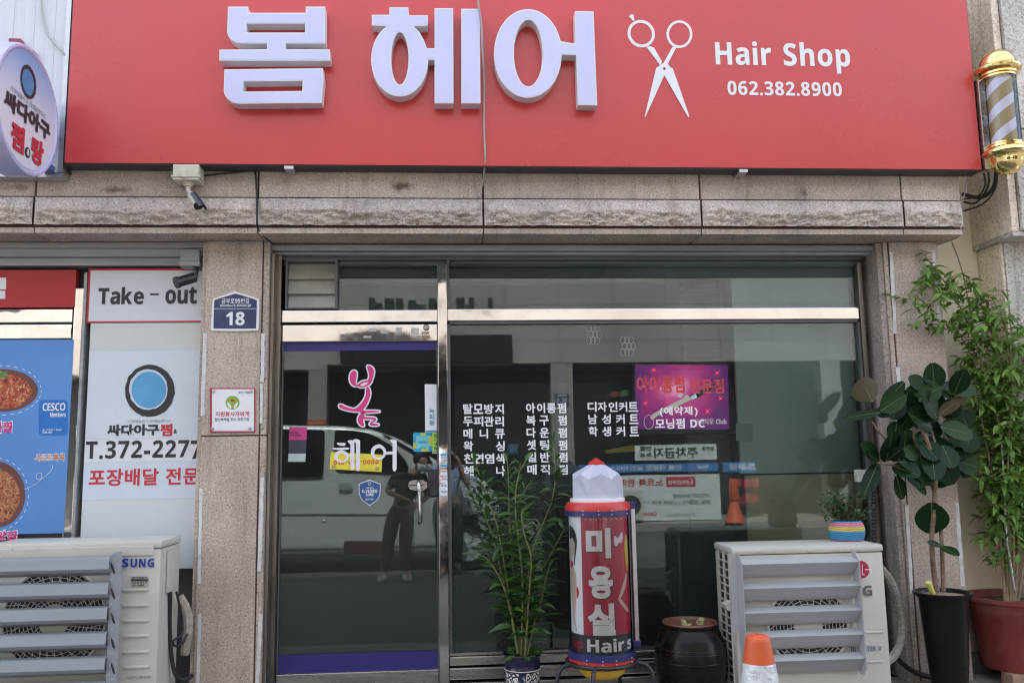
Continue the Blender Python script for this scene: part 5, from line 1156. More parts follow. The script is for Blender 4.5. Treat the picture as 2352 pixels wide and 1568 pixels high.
for pts, dy in stems:
    w3 = [P(*zq5(a, b), PYc + dy*min(1, max(0, (1350-b)/700))) for a, b in pts]; w3[0] = Vector((w3[0].x, PYc+dy*.2, pz-.03))
    q = w3
    for _ in range(2):
        r_ = [q[0]]
        for a, b in zip(q, q[1:]): r_ += [a*.75+b*.25, a*.25+b*.75]
        q = r_ + [q[-1]]
    st_.tube(q, [.0065, .0022], 6)
    n_ = int(sum((b-a).length for a, b in zip(q, q[1:]))/.0175); ph = random.uniform(0, 6)
    for i in range(n_):
        a = .13 + .87*(i/n_)
        if random.random() < .12 and a < .4: continue
        p, d = along(q, a); ph += 2.4
        side = Vector((math.cos(ph), math.sin(ph)*.8, 0)); L = random.uniform(.075, .15)*(1.05 if a < .85 else .75)
        dr_ = (side*.9 + d*(.75 if a > .8 else .28) + Vector((0, 0, random.uniform(-.1, .3)))).normalized()
        if a > .96: dr_ = (d + side*.35).normalized()
        pet = p + dr_*.012
        fo.leaf(pet, pet+dr_*L, Vector((0, -.25, 1))+rnd()*.25, L*random.uniform(.19, .27), lance, random.uniform(.12, .42), .3)
for i in range(44):
    a = random.uniform(0, 6.28); b_ = Vector((PXc+.06*math.cos(a), PYc+.06*math.sin(a), pz-.02)); dd = Vector((math.cos(a), math.sin(a), random.uniform(.2, 1.1))).normalized(); L = random.uniform(.06, .12)
    fo.leaf(b_, b_+dd*L, (0, -.2, 1), L*.34, lance, .3, .3)
st_.build('stem', M['stem'], t); fo.build('foliage', lm, t, smooth=True)
m = MB()
for zc_, rr_, cx_ in ((P(1190, 1450, PYc).z, .045, -.01), (P(1190, 1360, PYc).z, .062, .0)):
    m.tube([(PXc+cx_+rr_*math.cos(a), PYc+rr_*math.sin(a), zc_+.012*math.cos(a+.6)) for a in [2*math.pi*i/24 for i in range(25)]], .0028, 6)
m.build('plastic_tie', pm('green tape tie', (.03, .36, .20), .4), t)
# ---- rubber plant in the black pot
random.seed(5)
RX, RY = 3.018, -.22
rz = P(2170, 1357, RY).z
t = thing('potted_plant', 'rubber plant with big dark glossy leaves in a tall black pot', 'potted plant', (RX, RY, .05))
m = MB(); m.lathe([(.10, .05), (.118, .25), (.140, rz-.05), (.150, rz-.03), (.170, rz-.018), (.172, rz-.004), (.165, rz), (.152, rz-.006), (.148, rz-.03), (.0005, rz-.032)], (RX, RY, 0), 48); m.build('pot', pm('gloss black pot', (.010, .010, .011), .3, 0, .1, spec=.22), t, smooth=True, ang=60)
m = MB(); m.lathe([(.147, rz-.026), (.08, rz-.018), (.0005, rz-.014)], (RX, RY, 0), 30); m.build('soil', M['pebble'], t)
z8 = lin(1894.9, 488.1, .38442); zr = lin(1894.9, 1033.6, .34087)
st_ = MB()
s1 = [(755,950),(735,840),(722,700),(718,560),(735,420),(738,300),(745,220),(740,120),(700,-40),(640,-170)]
s2 = [(798,950),(793,800),(788,640),(780,540),(768,420),(745,330)]
for L, r0 in ((s1, .017), (s2, .014)):
    st_.tube([P(*zr(a, b), RY + .03*(i % 2) - .01*i) for i, (a, b) in enumerate(L)], [r0, r0*.75], 8, smooth=1)
for L in ([(738,300),(700,180),(560,110),(430,100),(350,85)], [(742,250),(770,160),(760,20),(720,-130)], [(720,60),(560,0),(420,-60),(350,-140),(320,-190)], [(735,160),(640,40),(600,-60),(590,-120)]):
    st_.tube([P(*zr(a, b), RY-.02-.02*i) for i, (a, b) in enumerate(L)], [.010, .005], 7, smooth=1)
st_.build('stem', M['bark'], t)
def rub_mat():
    mt, nt, b = nodes('rubber leaf'); g = N(nt, 'ShaderNodeNewGeometry'); tc = N(nt, 'ShaderNodeTexCoord')
    c = ramp(nt, g.outputs['Random Per Island'], [(0, (.006, .020, .008)), (.6, (.011, .034, .011)), (1, (.024, .062, .014))]).outputs[0]
    c = mixc(nt, g.outputs['Backfacing'], c, (.075, .058, .028)); nt.links.new(c, b.inputs['Base Color']); b.inputs['Roughness'].default_value = .36; b.inputs['Specular IOR Level'].default_value = .14; return mt
fo = MB(); vn = MB()
def rleaf(tf, base, tip, wpx, dy0=-.04, dy1=-.10, back=False, fold=.18, droop=.05):
    bu = tf(*base); tu = tf(*tip); b_ = P(*bu, RY+dy0); e_ = P(*tu, RY+dy1); sc_k = (.38442 if tf is z8 else .34087)*PX(RY)
    nrm = Vector((random.uniform(-.25, .25), -1, .45 if not back else .1))
    if back: nrm = -nrm
    fo.leaf(b_, e_, nrm, wpx*sc_k*1.3, obov, droop, fold, 0, 8)
    d = e_-b_; nn = nrm - d.normalized()*nrm.dot(d.normalized()); nn.normalize()
    L = d.length; vn.tube([b_ + d*a - Vector((0, 0, 1))*(droop*L*a*a) + nn*(droop*L*.5*a*(1-a)+.0012) for a in (0, .25, .5, .75, .97)], [.0026, .0008], 5)
R8 = [((285,1130),(215,985),150,1),((290,1130),(150,1095),42,0),((330,1180),(470,1000),72,0),((335,1185),(482,1078),95,0),((330,1195),(107,1222),48,0),((400,1205),(300,1180),70,0),((655,1070),(640,888),110,0),((745,1062),(582,978),62,0),((770,1085),(835,928),92,0),((665,1225),(578,1065),128,0),((690,1282),(882,1322),100,0),((680,1225),(490,1180),90,0),((680,1210),(822,1095),60,1),((365,1485),(400,1300),142,0),((322,1478),(212,1368),84,0),((690,1460),(650,1325),135,0),((640,1300),(500,1190),95,0),((600,1395),(530,1330),100,0),((470,1420),(480,1290),110,0),((760,1110),(700,1010),120,0),((700,1060),(900,1040),100,0),((560,1120),(690,1035),95,0),((540,1500),(440,1480),110,0),((700,1390),(760,1520),110,0)]
for b_, e_, w_, k in R8: rleaf(z8, b_, e_, w_, -.04, random.uniform(-.16, .02), k == 1)
RB = [((455,108),(640,165),120,0),((355,90),(258,300),82,0),((480,170),(520,322),76,0),((590,100),(640,250),130,0),((790,50),(850,225),132,0),((718,352),(712,548),172,0),((780,646),(688,612),36,0),((778,648),(900,705),72,0),((640,40),(690,230),125,0),((720,30),(740,190),120,0),((600,200),(670,296),60,0),((360,80),(290,20),70,0),((700,-40),(560,40),110,0),((650,-60),(760,60),120,0),((520,-30),(620,60),100,0),((430,60),(520,-20),90,0)]
for b_, e_, w_, k in RB: rleaf(zr, b_, e_, w_, -.05, random.uniform(-.17, .0), k == 1)
for i in range(34):
    a, b = random.uniform(430, 880), random.uniform(1040, 1560); an = random.uniform(0, 6.28); rleaf(z8, (a, b), (a+130*math.cos(an), b+130*math.sin(an)), random.uniform(80, 125), .08, random.uniform(.02, .14))
fo.build('foliage', rub_mat(), t, smooth=True, ang=180, recalc=False); vn.build('leaf_vein', pm('pale vein', (.12, .17, .05), .4), t)
m = MB(); m.tube([P(*zr(725, 962), RY-.06), P(*zr(695, 888), RY-.09)], .017, 14); tag(m.build('yellow_stake', pm('pale yellow tube', (.66, .62, .16), .4), None, smooth=True), 'short pale yellow tube stuck in the black pot', 'stake')
# ---- big bush in the red tub
random.seed(9)
UX, UY = 3.60, .0
uz = P(2330, 1365, UY).z
UY = -.02
t = thing('potted_plant', 'tall light green bush in a worn red plastic tub at the right edge', 'potted plant', (UX, UY, .1))
m = MB(); m.lathe([(.215, .13), (.235, .30), (.255, uz-.10), (.262, uz-.09), (.262, uz-.03), (.285, uz-.025), (.287, uz), (.270, uz), (.262, uz-.02), (.25, uz-.05), (.0005, uz-.055)], (UX, UY, 0), 56); m.build('tub', pm('worn red plastic', (.20, .030, .022), .45, 0, .1, 5, dirt=((.30, .24, .2), .35)), t, smooth=True, ang=50)
m = MB(); m.lathe([(.255, uz-.045), (.1, uz-.035), (.0005, uz-.03)], (UX, UY, 0), 30); m.build('soil', M['soil'], t)
lm2 = leafmat('bush leaf green', (.08, .17, .025), (.22, .38, .08), .42, .3)
st_ = MB(); fo = MB()
ust = [[(2318,1350),(2322,1180),(2300,1000),(2262,850),(2225,740),(2180,660),(2140,610),(2115,572)], [(2322,1350),(2330,1150),(2322,950),(2290,800),(2250,690),(2215,620),(2190,640)], [(2312,1350),(2300,1120),(2270,950),(2235,820),(2200,760)], [(2330,1350),(2340,1100),(2345,900),(2340,760),(2320,690)], [(2318,1350),(2312,1050),(2330,880),(2310,740),(2275,680)],
       [(2326,1350),(2350,1100),(2370,900),(2380,760)], [(2308,1350),(2290,1150),(2262,1000),(2240,900),(2215,850)], [(2316,1350),(2322,1150),(2345,1000),(2330,880)], [(2305,1350),(2296,1200),(2275,1120),(2250,1100)], [(2335,1350),(2365,1200),(2360,1050),(2350,950)], [(2320,1350),(2310,1150),(2290,1010),(2310,900),(2290,820)], [(2150,625),(2120,640),(2105,680),(2100,720)], [(2180,665),(2140,700),(2120,740)],[(2230,745),(2180,740),(2140,760)]]
for k, L in enumerate(ust):
    dy = random.uniform(-.16, .16); w3 = [P(u, v, UY + dy*min(1, (1350-v)/500) - .02) for u, v in L]
    if L[0][1] == 1350: w3[0].z = uz-.05
    q = w3
    for _ in range(2):
        r_ = [q[0]]
        for a, b in zip(q, q[1:]): r_ += [a*.75+b*.25, a*.25+b*.75]
        q = r_ + [q[-1]]
    main = L[0][1] == 1350
    st_.tube(q, [.009, .0025] if main else [.004, .002], 6)
    ln = sum((b-a).length for a, b in zip(q, q[1:])); n_ = int(ln/.0165); ph = random.uniform(0, 6)
    for i in range(n_):
        a = (.27 if main else .05) + (.73 if main else .95)*(i/n_); p, d = along(q, a); ph += 2.4
        side = Vector((math.cos(ph), math.sin(ph), random.uniform(-.2, .3)))
        if random.random() < .42 and a < .93:                      # a side twig with its own leaves
            tl = random.uniform(.05, .19); tip = p + (side + Vector((0, 0, .25))).normalized()*tl; st_.tube([p, tip], [.002, .001], 4)
            for j in range(int(tl/.019)):
                c = p.lerp(tip, (j+.6)/(tl/.019)); dd = (rnd()*.7 + side*.6 + Vector((0, 0, -.15))).normalized(); L_ = random.uniform(.050, .095); fo.leaf(c, c+dd*L_, Vector((0, -.35, 1))+rnd()*.35, L_*random.uniform(.36, .48), ovate, .2, .25, 0, 4)
        else:
            L_ = random.uniform(.05, .095)*(1.0 if k < 11 else 1.2); dd = (side + Vector((0, 0, -.2)) + d*.3).normalized(); fo.leaf(p, p+dd*L_, Vector((0, -.35, 1))+rnd()*.3, L_*random.uniform(.36, .5), ovate, .25, .25, 0, 4)
st_.build('stem', pm('pale woody stem', (.26, .19, .11), .75, 0, .3, 30), t); fo.build('foliage', lm2, t, smooth=True)
m = MB(); m.tube([P(2330, 1355, UY-.05), P(2312, 1235, UY-.06), P(2300, 1000, UY-.06)], .007, 8); m.build('support_stake', M['alu'], t)
m = MB(); m.cbox(3.42, 3.64, -.22, -.10, .05, .128, .008); tag(m.build('brick', pm('worn brick', (.32, .2, .13), .85, 0, .3, 16, bump=.6, bs=40), None), 'worn brick under the left side of red tub', 'brick')
m = MB(); m.cbox(3.60, 3.80, .04, .14, .05, .128, .008); tag(m.build('brick', pm('worn brick', (.32, .2, .13), .85, 0, .3, 16, bump=.6, bs=40), None), 'worn brick under the back of red tub', 'brick')
# ---- little plant in the woven basket on the right unit
random.seed(31)
bq = P(1946, 1238, -.31); BXc, BYc = bq.x, -.31; BZ = LZ
t = thing('potted_plant', 'small bushy plant in a striped woven basket on top of the right outdoor unit', 'potted plant', (BXc, BYc, BZ))
def weave():
    mt, nt, b = nodes('woven stripes'); tc = N(nt, 'ShaderNodeTexCoord'); sx = N(nt, 'ShaderNodeSeparateXYZ'); nt.links.new(tc.outputs['Object'], sx.inputs[0])
    mr = N(nt, 'ShaderNodeMapRange'); mr.inputs[1].default_value = BZ; mr.inputs[2].default_value = BZ+.118; nt.links.new(sx.outputs[2], mr.inputs[0])
    c = ramp(nt, mr.outputs[0], [(0, (.48, .13, .18)), (.07, (.05, .29, .56)), (.50, (.66, .52, .10)), (.74, (.62, .20, .29)), (.94, (.05, .29, .56))], 'CONSTANT').outputs[0]
    wv = N(nt, 'ShaderNodeTexWave', Scale=26.0, bands_direction='Z', Distortion=2.5); nt.links.new(tc.outputs['Object'], wv.inputs['Vector'])
    c = mixc(nt, 1.0, c, ramp(nt, wv.outputs[0], [(.0, (.45,)*3), (.6, (1.1,)*3)]).outputs[0], 'MULTIPLY'); nt.links.new(c, b.inputs['Base Color']); b.inputs['Roughness'].default_value = .55; return mt
def br(z_): return .080 + .022*math.sin(math.pi*min(1, (z_/.118)*.78+.12)) - .02*max(0, z_/.118-.75)
m = MB(); rows, cols = 44, 88
m.grid(lambda s_, q_: (BXc + (br(q_*.118)+.0022*math.sin(s_*2*math.pi*44)*(1 if int(q_*22.001) % 2 else -1) + .0016*abs(math.sin(q_*math.pi*22)))*math.cos(s_*2*math.pi), BYc + (br(q_*.118)+.0022*math.sin(s_*2*math.pi*44)*(1 if int(q_*22.001) % 2 else -1)+.0016*abs(math.sin(q_*math.pi*22)))*math.sin(s_*2*math.pi), BZ+.002+q_*.116), cols*2, rows)
m.build('basket', weave(), t, smooth=True, ang=180)
m = MB(); m.lathe([(.086, BZ+.10), (.0005, BZ+.105)], (BXc, BYc, 0), 24); m.lathe([(.08, BZ+.001), (.0005, BZ+.001)], (BXc, BYc, 0), 24); m.build('soil', M['soil'], t)
st_ = MB(); fo = MB()
for i in range(60):
    a = random.uniform(0, 6.28); rr_ = random.uniform(0, .055); p0 = Vector((BXc+rr_*math.cos(a), BYc+rr_*math.sin(a), BZ+.10)); out = Vector((math.cos(a), math.sin(a)*.7, 0))*random.uniform(.02, .15)
    h = random.uniform(.09, .23) - out.length*.35; q = [p0, p0+out*.35+Vector((0, 0, h*.55)), p0+out+Vector((0, 0, h))]
    st_.tube(q, [.0022, .001], 5, smooth=1)
    for j in range(12):
        p, d = along(q, .35+.65*j/11); L_ = random.uniform(.016, .032); dd = (rnd()+Vector((0, 0, .3))).normalized(); fo.leaf(p, p+dd*L_, rnd()+Vector((0, 0, 1)), L_*.62, ovate, .1, .2, 0, 3)
for sd_ in (-1, 1):
    q = [Vector((BXc+.06*sd_, BYc, BZ+.11)), Vector((BXc+.13*sd_, BYc-.02, BZ+.13)), Vector((BXc+.15*sd_, BYc-.02, BZ+.19)), Vector((BXc+.145*sd_, BYc, BZ+.24))]
    st_.tube(q, [.002, .001], 5, smooth=1)
    for j in range(14): p, d = along(q, .3+.7*j/13); dd = rnd().normalized(); fo.leaf(p, p+dd*.02, rnd(), .013, ovate, .1, .2, 0, 3)
st_.build('stem', pm('thin brown stem', (.14, .09, .06), .7), t); fo.build('foliage', leafmat('small dull leaf', (.02, .05, .02), (.06, .12, .04), .5, .15), t)
# ---- small bright things on the shelf inside the window
m = MB(); shape_on(m, [[(1390,1034),(1420,1028),(1452,1022),(1470,1027),(1466,1036),(1430,1038),(1392,1041)]], .62, .05); tag(m.build('wrapped_roll', pm('yellow wrapping', (.62, .50, .05), .5), None), 'yellow wrapped roll on the shelf inside the window', 'roll')
m = MB(); shape_on(m, [[(1400,905),(1412,898),(1426,901),(1424,909),(1404,911)]], .60, .06, 0, 0); shape_on(m, [[(1424,900),(1436,894),(1444,897),(1443,909),(1425,910)]], .61, .05, 0, 1); tag(m.build('gift_bag', [pm('orange wrap', (.60, .14, .04), .5), pm('mint wrap', (.25, .50, .25), .5)], None), 'small orange and green gift bags inside the window left of the lit sign', 'gift bag')
# ---- lit picture sign inside the window
YI = .46
ze = lin(1292, 803.9, .27459)
t = thing('led_sign', 'magenta iron perm picture sign with red dotted lettering hung inside the window', 'sign', P(1566, 990, YI))
a, b = P(*ze(592, 400), YI), P(*ze(1440, 400), YI); c, d = P(*ze(1000, 108), YI), P(*ze(1000, 703), YI)
m = MB(); m.cbox(a.x, b.x, YI, YI+.05, d.z, c.z, .006); m.build('frame', M['black'], t)
def purple():
    mt, nt, b = nodes('backlit magenta print'); tc = N(nt, 'ShaderNodeTexCoord'); d_ = N(nt, 'ShaderNodeVectorMath', operation='DISTANCE'); q = P(*ze(960, 330), YI); nt.links.new(tc.outputs['Object'], d_.inputs[0]); d_.inputs[1].default_value = q
    nz = N(nt, 'ShaderNodeTexNoise', Scale=7.0, Detail=2.0); nt.links.new(tc.outputs['Object'], nz.inputs['Vector'])
    ad = N(nt, 'ShaderNodeMath', operation='MULTIPLY_ADD'); ad.inputs[1].default_value = .28; nt.links.new(nz.outputs[0], ad.inputs[0]); nt.links.new(d_.outputs[1], ad.inputs[2])
    c = ramp(nt, ad.outputs[0], [(.12, (.80, .30, .52)), (.20, (.58, .07, .26)), (.32, (.36, .02, .18)), (.46, (.12, .015, .14))]).outputs[0]
    nt.links.new(c, b.inputs['Base Color']); nt.links.new(c, b.inputs['Emission Color']); b.inputs['Emission Strength'].default_value = .20; b.inputs['Roughness'].default_value = .3; return mt
m = MB(); shape_on(m, [[(608,120),(1383,124),(1395,662),(612,660)]], YI-.0015, .001, 0, 0, ze); scn = m.build('screen', purple(), t)
def eshape(nm, loops, col, es, dy): m = MB(); [shape_on(m, L, YI-dy-.0002*i, .0006, 0, 0, ze) for i, L in enumerate(loops)]; return m.build(nm, pm('backlit '+nm.replace('_', ' '), col, .4, 0, .05, 6, emit=col, es=es*.28), scn)
eshape('iron_picture', [[[(732,560),(760,530),(1010,400),(1040,370),(1060,385),(1080,410),(960,470),(800,545),(750,585)]]], (.52, .50, .44), .6, .003)
eshape('iron_handle_picture', [[[(1060,380),(1110,360),(1345,245),(1355,262),(1330,280),(1130,400),(1080,412)]]], (.03, .05, .07), .2, .0036)
eshape('iron_ring_picture', [[[(1070,390),(1112,362),(1128,398),(1084,412)]]], (.45, .55, .62), .8, .0042)
m = MB(); text_on(m, '아이롱펌', (*ze(622, 212), *ze(1020, 360)), YI-.0045, .03, .0008); text_on(m, '전문점', (*ze(1060, 240), *ze(1350, 362)), YI-.0045, .03, .0008); m.build('letter_edge', pm('pale outline', (.80, .60, .64), .5), scn)
m = MB(); text_on(m, '아이롱펌', (*ze(628, 217), *ze(1015, 356)), YI-.0056, -.002, .0008); text_on(m, '전문점', (*ze(1066, 245), *ze(1345, 358)), YI-.0056, -.002, .0008); m.build('lit_lettering', pm('lit red dots', (.60, .03, .03), .5, emit=(.95, .04, .04), es=.20), scn)
m = MB(); text_on(m, '두아지모 Club', (*ze(1105, 572), *ze(1372, 622)), YI-.0045, .02, .0008); m.build('white_lettering', pm('backlit white', (.6, .55, .6), .5, emit=(.6, .55, .62), es=.15), scn)
m = MB()
for (a, b) in ((763,166),(693,442),(1214,513),(1323,402),(1295,190)):
    shape_on(m, [ring(*ze(a, b), 1.8, 1.8, 10)], YI-.005, .001)
    for i in range(4):
        an = math.pi/4+i*math.pi/2
        for rr_ in (14, 28): shape_on(m, [ring(*ze(a+rr_*math.cos(an), b+rr_*math.sin(an)), .7, .7, 6)], YI-.005, .001)
m.build('indicator_dot', pm('red led', (.9, .05, .04), .5, emit=(1, .06, .04), es=.7), scn)
eshape('sparkle_picture', [[ring(815,322,14,14,16)], [ring(985,378,20,20,18)], [ring(680,300,9,9,14)], [ring(748,315,16,14,14)], [ring(722,600,42,60,30), ring(722,600,38,56,30)]], (.66, .50, .62), .6, .0023)
cable('sign_wire', 'black wire hanging from the lit sign inside the window', [(1690,990,YI),(1694,1040,YI),(1688,1060,YI),(1697,1085,YI)], .004, M['rubber'])
m = MB(); shape_on(m, [[(1690,972),(1728,972),(1730,1013),(1691,1012)]], .318, .002); tag(m.build('wall_paper_notice', pm('pale paper', (.42, .44, .44), .6), None), 'small pale paper notice right of the lit sign', 'notice')

# ================================================================== across the street (seen mirrored in the glass)
OY = -12.0
t = thing('opposite_building', 'pale stone building across the street mirrored in the shop glass', 'building', (0, OY, 0))
def opp_stone():
    mt, nt, b = nodes('pale stone cladding'); tc = N(nt, 'ShaderNodeTexCoord'); mp = N(nt, 'ShaderNodeMapping'); mp.inputs['Rotation'].default_value = (R(90), 0, 0); nt.links.new(tc.outputs['Object'], mp.inputs[0])
    bk = N(nt, 'ShaderNodeTexBrick', Scale=1.0); bk.offset = 0; bk.inputs['Brick Width'].default_value = 1.15; bk.inputs['Row Height'].default_value = .78; bk.inputs['Mortar Size'].default_value = .008
    bk.inputs['Color1'].default_value = (.385, .35, .31, 1); bk.inputs['Color2'].default_value = (.355, .32, .285, 1); bk.inputs['Mortar'].default_value = (.15, .12, .105, 1); nt.links.new(mp.outputs[0], bk.inputs['Vector'])
    nz = N(nt, 'ShaderNodeTexNoise', Scale=30.0, Detail=5.0, Roughness=.7); nt.links.new(tc.outputs['Object'], nz.inputs['Vector'])
    n2 = N(nt, 'ShaderNodeTexNoise', Scale=1.2, Detail=5.0); nt.links.new(tc.outputs['Object'], n2.inputs['Vector'])
    c = mixc(nt, 1.0, bk.outputs[0], ramp(nt, nz.outputs[0], [(.3, (.72,)*3), (.7, (1.2,)*3)]).outputs[0], 'MULTIPLY')
    c = mixc(nt, 1.0, c, ramp(nt, n2.outputs[0], [(.3, (.85,)*3), (.7, (1.1,)*3)]).outputs[0], 'MULTIPLY'); nt.links.new(c, b.inputs['Base Color']); b.inputs['Roughness'].default_value = .7; return mt
OS = opp_stone()
zc1 = PR(1400, 832, OY).z
xl_, xr_ = -15, 15
m = MB(); m.box(-2.6, xr_, OY-.4, OY, zc1, 5.25); m.box(xl_, -2.6, OY-.4, OY, zc1-.1, 5.25); m.box(xl_, xr_, OY-.4, OY, 7.4, 9.2)
m.build('stone_wall', OS, t)
dkg = pm('dark shop glass', (.012, .013, .014), .12, 0, .1)
m = MB()
for x in range(-15, 15, 3): m.box(x+.01, x+3, OY-.3, OY-.25, 5.25, 7.4)
m.build('window', dkg, t)
m = MB(); m.box(xl_, xr_, OY-1.6, OY-1.5, 0, zc1); m.build('shop_front', pm('dark shop front', (.03, .03, .032), .5, 0, .3, 1), t)
m = MB(); m.box(xl_, xr_, OY-1.5, OY-.4, zc1-.02, zc1+.02); m.build('canopy_soffit', M['alu_dark'], t)
for (ua, ub) in ((1268, 1319), (706, 749), (1895, 1940)):
    m = MB(); m.box(PR(ua, 1000, OY).x, PR(ub, 1000, OY).x, OY-.35, OY-.005, 0, zc1); m.build('column', granite('grey column', (.30, .295, .28), warm=(.28, .26, .22), sc=40), t)
m = MB(); m.box(xl_, xr_, OY-8, OY-1.61, 0, 9.1); m.build('rear_block', M['room_wall'], t)
m = MB(); m.box(xl_, xr_, OY-1.4, OY+.7, 0, .14); struct(m.build('far_pavement', M['concrete']))
# raised dark letters on its stone band
t = thing('wall_letters', 'dark green raised letters on the stone band across the street', 'sign', (-1, OY, 4.6))
m = MB()
for (ua, va, ub, vb) in ((848,685,862,712),(862,697,878,704),(884,686,905,696),(884,703,905,712),(910,686,925,712),(938,690,955,712),(956,700,975,712),(985,686,1000,712),(1000,694,1010,703),(1048,684,1066,694),(1048,703,1066,712),(1070,700,1088,712),(1078,684,1088,700),(1122,685,1131,720)):
    a, b = PR(ua, vb, OY), PR(ub, va, OY); m.box(a.x, b.x, OY, OY+.06, a.z, b.z)
m.build('letter', pm('dark green paint', (.03, .045, .03), .5), t)
def far_board(name, lab, cat, u0, v0, u1, v1, mat, Y=OY+.08, th=.04):
    t = thing(name, lab, cat, PR((u0+u1)/2, v1, Y)); a, b = PR(u0, v1, Y), PR(u1, v0, Y); m = MB(); m.box(a.x, b.x, Y-th, Y, a.z, b.z); m.build('board', mat, t); return t
wb = pm('white banner', (.66, .68, .68), .5, 0, .04); bb = pm('blue banner', (.05, .20, .50), .5, 0, .05)
far_board('sign_box', 'black sign box hung below the stone band across the street', 'sign', 781, 768, 1176, 834, M['black'], OY+.25, .2)
t = far_board('parking_banner', 'white no parking banner above the blue one across the street', 'banner', 1459, 1019, 1645, 1058, wb)
m = MB()
text_back(m, '주차금지', (1503, 1027, 1603, 1052), OY+.082); text_back(m, '업무중', (1612, 1025, 1640, 1034), OY+.082); text_back(m, '연중', (1470, 1024, 1497, 1035), OY+.082); text_back(m, '무휴', (1470, 1040, 1497, 1050), OY+.082); m.build('lettering', M['blackvinyl'], t)
t = far_board('service_banner', 'blue banner with white lettering across the street', 'banner', 1330, 1062, 1649, 1087, bb)
m = MB(); text_back(m, '인텔 태블릿 공인서비스', (1400, 1068, 1566, 1081), OY+.082); text_back(m, 'intel', (1602, 1066, 1626, 1076), OY+.082, .01); m.build('lettering', M['white'], t)
t = far_board('phone_banner', 'short blue banner with phone digits right of the long one across the street', 'banner', 1661, 1060, 1735, 1084, bb)
m = MB(); text_back(m, '35-8660', (1676, 1064, 1735, 1078), OY+.082); m.build('lettering', M['white'], t)
t = far_board('computer_banner', 'large white computer shop banner below the blue one across the street', 'banner', 1330, 1088, 1652, 1199, wb)
m = MB(); a, b = PR(1531, 1118, OY+.081), PR(1597, 1094, OY+.081); m.box(a.x, b.x, OY+.0805, OY+.084, a.z, b.z); text_back(m, '노트북 판매', (1424, 1099, 1522, 1117), OY+.082); m.build('red_mark', M['red_ink'], t)
m = MB(); text_back(m, 'Lenovo', (1536, 1100, 1591, 1112), OY+.087); m.build('white_lettering', M['white'], t)
m = MB(); text_back(m, '기업유지보수전문', (1545, 1133, 1630, 1143), OY+.082); text_back(m, '조립, 정품PC / 노트북 판매 / 수', (1475, 1148, 1632, 1159), OY+.082); text_back(m, '(주)씨앤케이파트너스', (1530, 1178, 1600, 1187), OY+.082, .01); m.build('lettering', M['grey_ink'], t)
m = MB(); text_back(m, 'Caszone', (1465, 1174, 1508, 1184), OY+.082); m.build('red_lettering', M['red_ink'], t)
t = far_board('number_plate', 'navy house number plate 15-1 on a grey column across the street', 'number plate', 1275, 903, 1307, 932, M['navyplate'], OY+.02, .015)
m = MB(); text_back(m, '15-1', (1280, 914, 1303, 927), OY+.022); text_back(m, '금부로95번길', (1281, 905, 1302, 910), OY+.022); m.build('lettering', M['white'], t)
t = far_board('warning_board', 'small red and yellow warning board on a column across the street', 'sign', 704, 964, 748, 976, M['red_ink'], OY+.02, .015)
m = MB(); text_back(m, 'CCTV 작동중', (708, 967, 745, 974), OY+.022); m.build('lettering', pm('sign yellow', (.6, .5, .05), .5), t)
t = far_board('window_sticker', 'blue W sticker on the dark shop front across the street', 'sticker', 1166, 1018, 1190, 1043, pm('sky blue vinyl', (.05, .35, .62), .5), OY-1.45, .02)
m = MB(); text_back(m, 'W', (1170, 1022, 1188, 1036), OY-1.447); m.build('lettering', M['white'], t)
t = far_board('window_poster', 'dark panel with red outlined letters at the right across the street', 'sign', 1672, 1090, 1760, 1165, M['black'], OY-.6, .03)
m = MB(); text_back(m, '컴퓨터', (1684, 1098, 1745, 1122), OY-.597, .05); text_back(m, '서비스', (1684, 1132, 1745, 1158), OY-.597, .05); m.build('lettering', M['red_ink'], t)
q = PR(1689, 1212, -11.2)
t = thing('traffic_cone', 'tall orange cone standing before the far shops across the street', 'cone', (q.x, -11.2, .14))
m = MB(); m.lathe([(.0005, 1.0), (.07, 1.0), (.09, .9), (.10, .62), (.07, .55), (.09, .5), (.17, .2), (.2, .16), (.2, .14)], (q.x, -11.2, 0), 24); m.build('cone_body', M['cone'], t, smooth=True)
q = PR(1466, 1232, -11.5)
t = thing('outdoor_unit', 'small pale outdoor unit below the banner across the street', 'air conditioner', (q.x, -11.5, .14))
m = MB(); m.cbox(q.x-.36, q.x+.13, -11.8, -11.5, .20, .80, .02); m.build('body', M['ivory'], t); m = MB(); m.lathe([(.2, 0), (.0005, 0)], (q.x-.12, -11.497, .5), 28, 0, 'y'); m.build('fan_grille', M['fin'], t)
m = MB(); [m.box(q.x-.36+a, q.x-.30+a, -11.75, -11.55, .14, .2) for a in (.02, .40)]; m.build('foot', M['alu_dark'], t)

# ---- silver van parked behind the photographer
VY = -6.00
t = thing('parked_van', 'silver van with dark windows parked across the lane mirrored in the glass door', 'van', (-1.4, -6.85, 0))
vq = lambda u, v: (lambda p: (p.x, p.z))(PR(u, v, VY))
prof = [(-3.75, .32), (-3.80, .9), (-3.72, 1.5), (-3.58, 1.86), (-3.2, 1.95), vq(620, 974), vq(780, 977), vq(850, 985), vq(905, 1003), vq(955, 1030), vq(1000, 1057), vq(1035, 1072), vq(1075, 1086), vq(1112, 1105), vq(1138, 1132), vq(1150, 1165), vq(1152, 1262), vq(1140, 1285), vq(1112, 1288), (vq(1100, 1250)[0], .40), (.35, .72), (.10, .72), (-.14, .40), (-.2, .30), (-2.5, .30), (-2.56, .5), (-2.75, .70), (-3.0, .70), (-3.2, .5), (-3.26, .32)]
bm = bmesh.new(); W_ = 1.68; vs = [bm.verts.new((x, VY, z_)) for x, z_ in prof]; f = bm.faces.new(vs); r_ = bmesh.ops.extrude_face_region(bm, geom=[f])
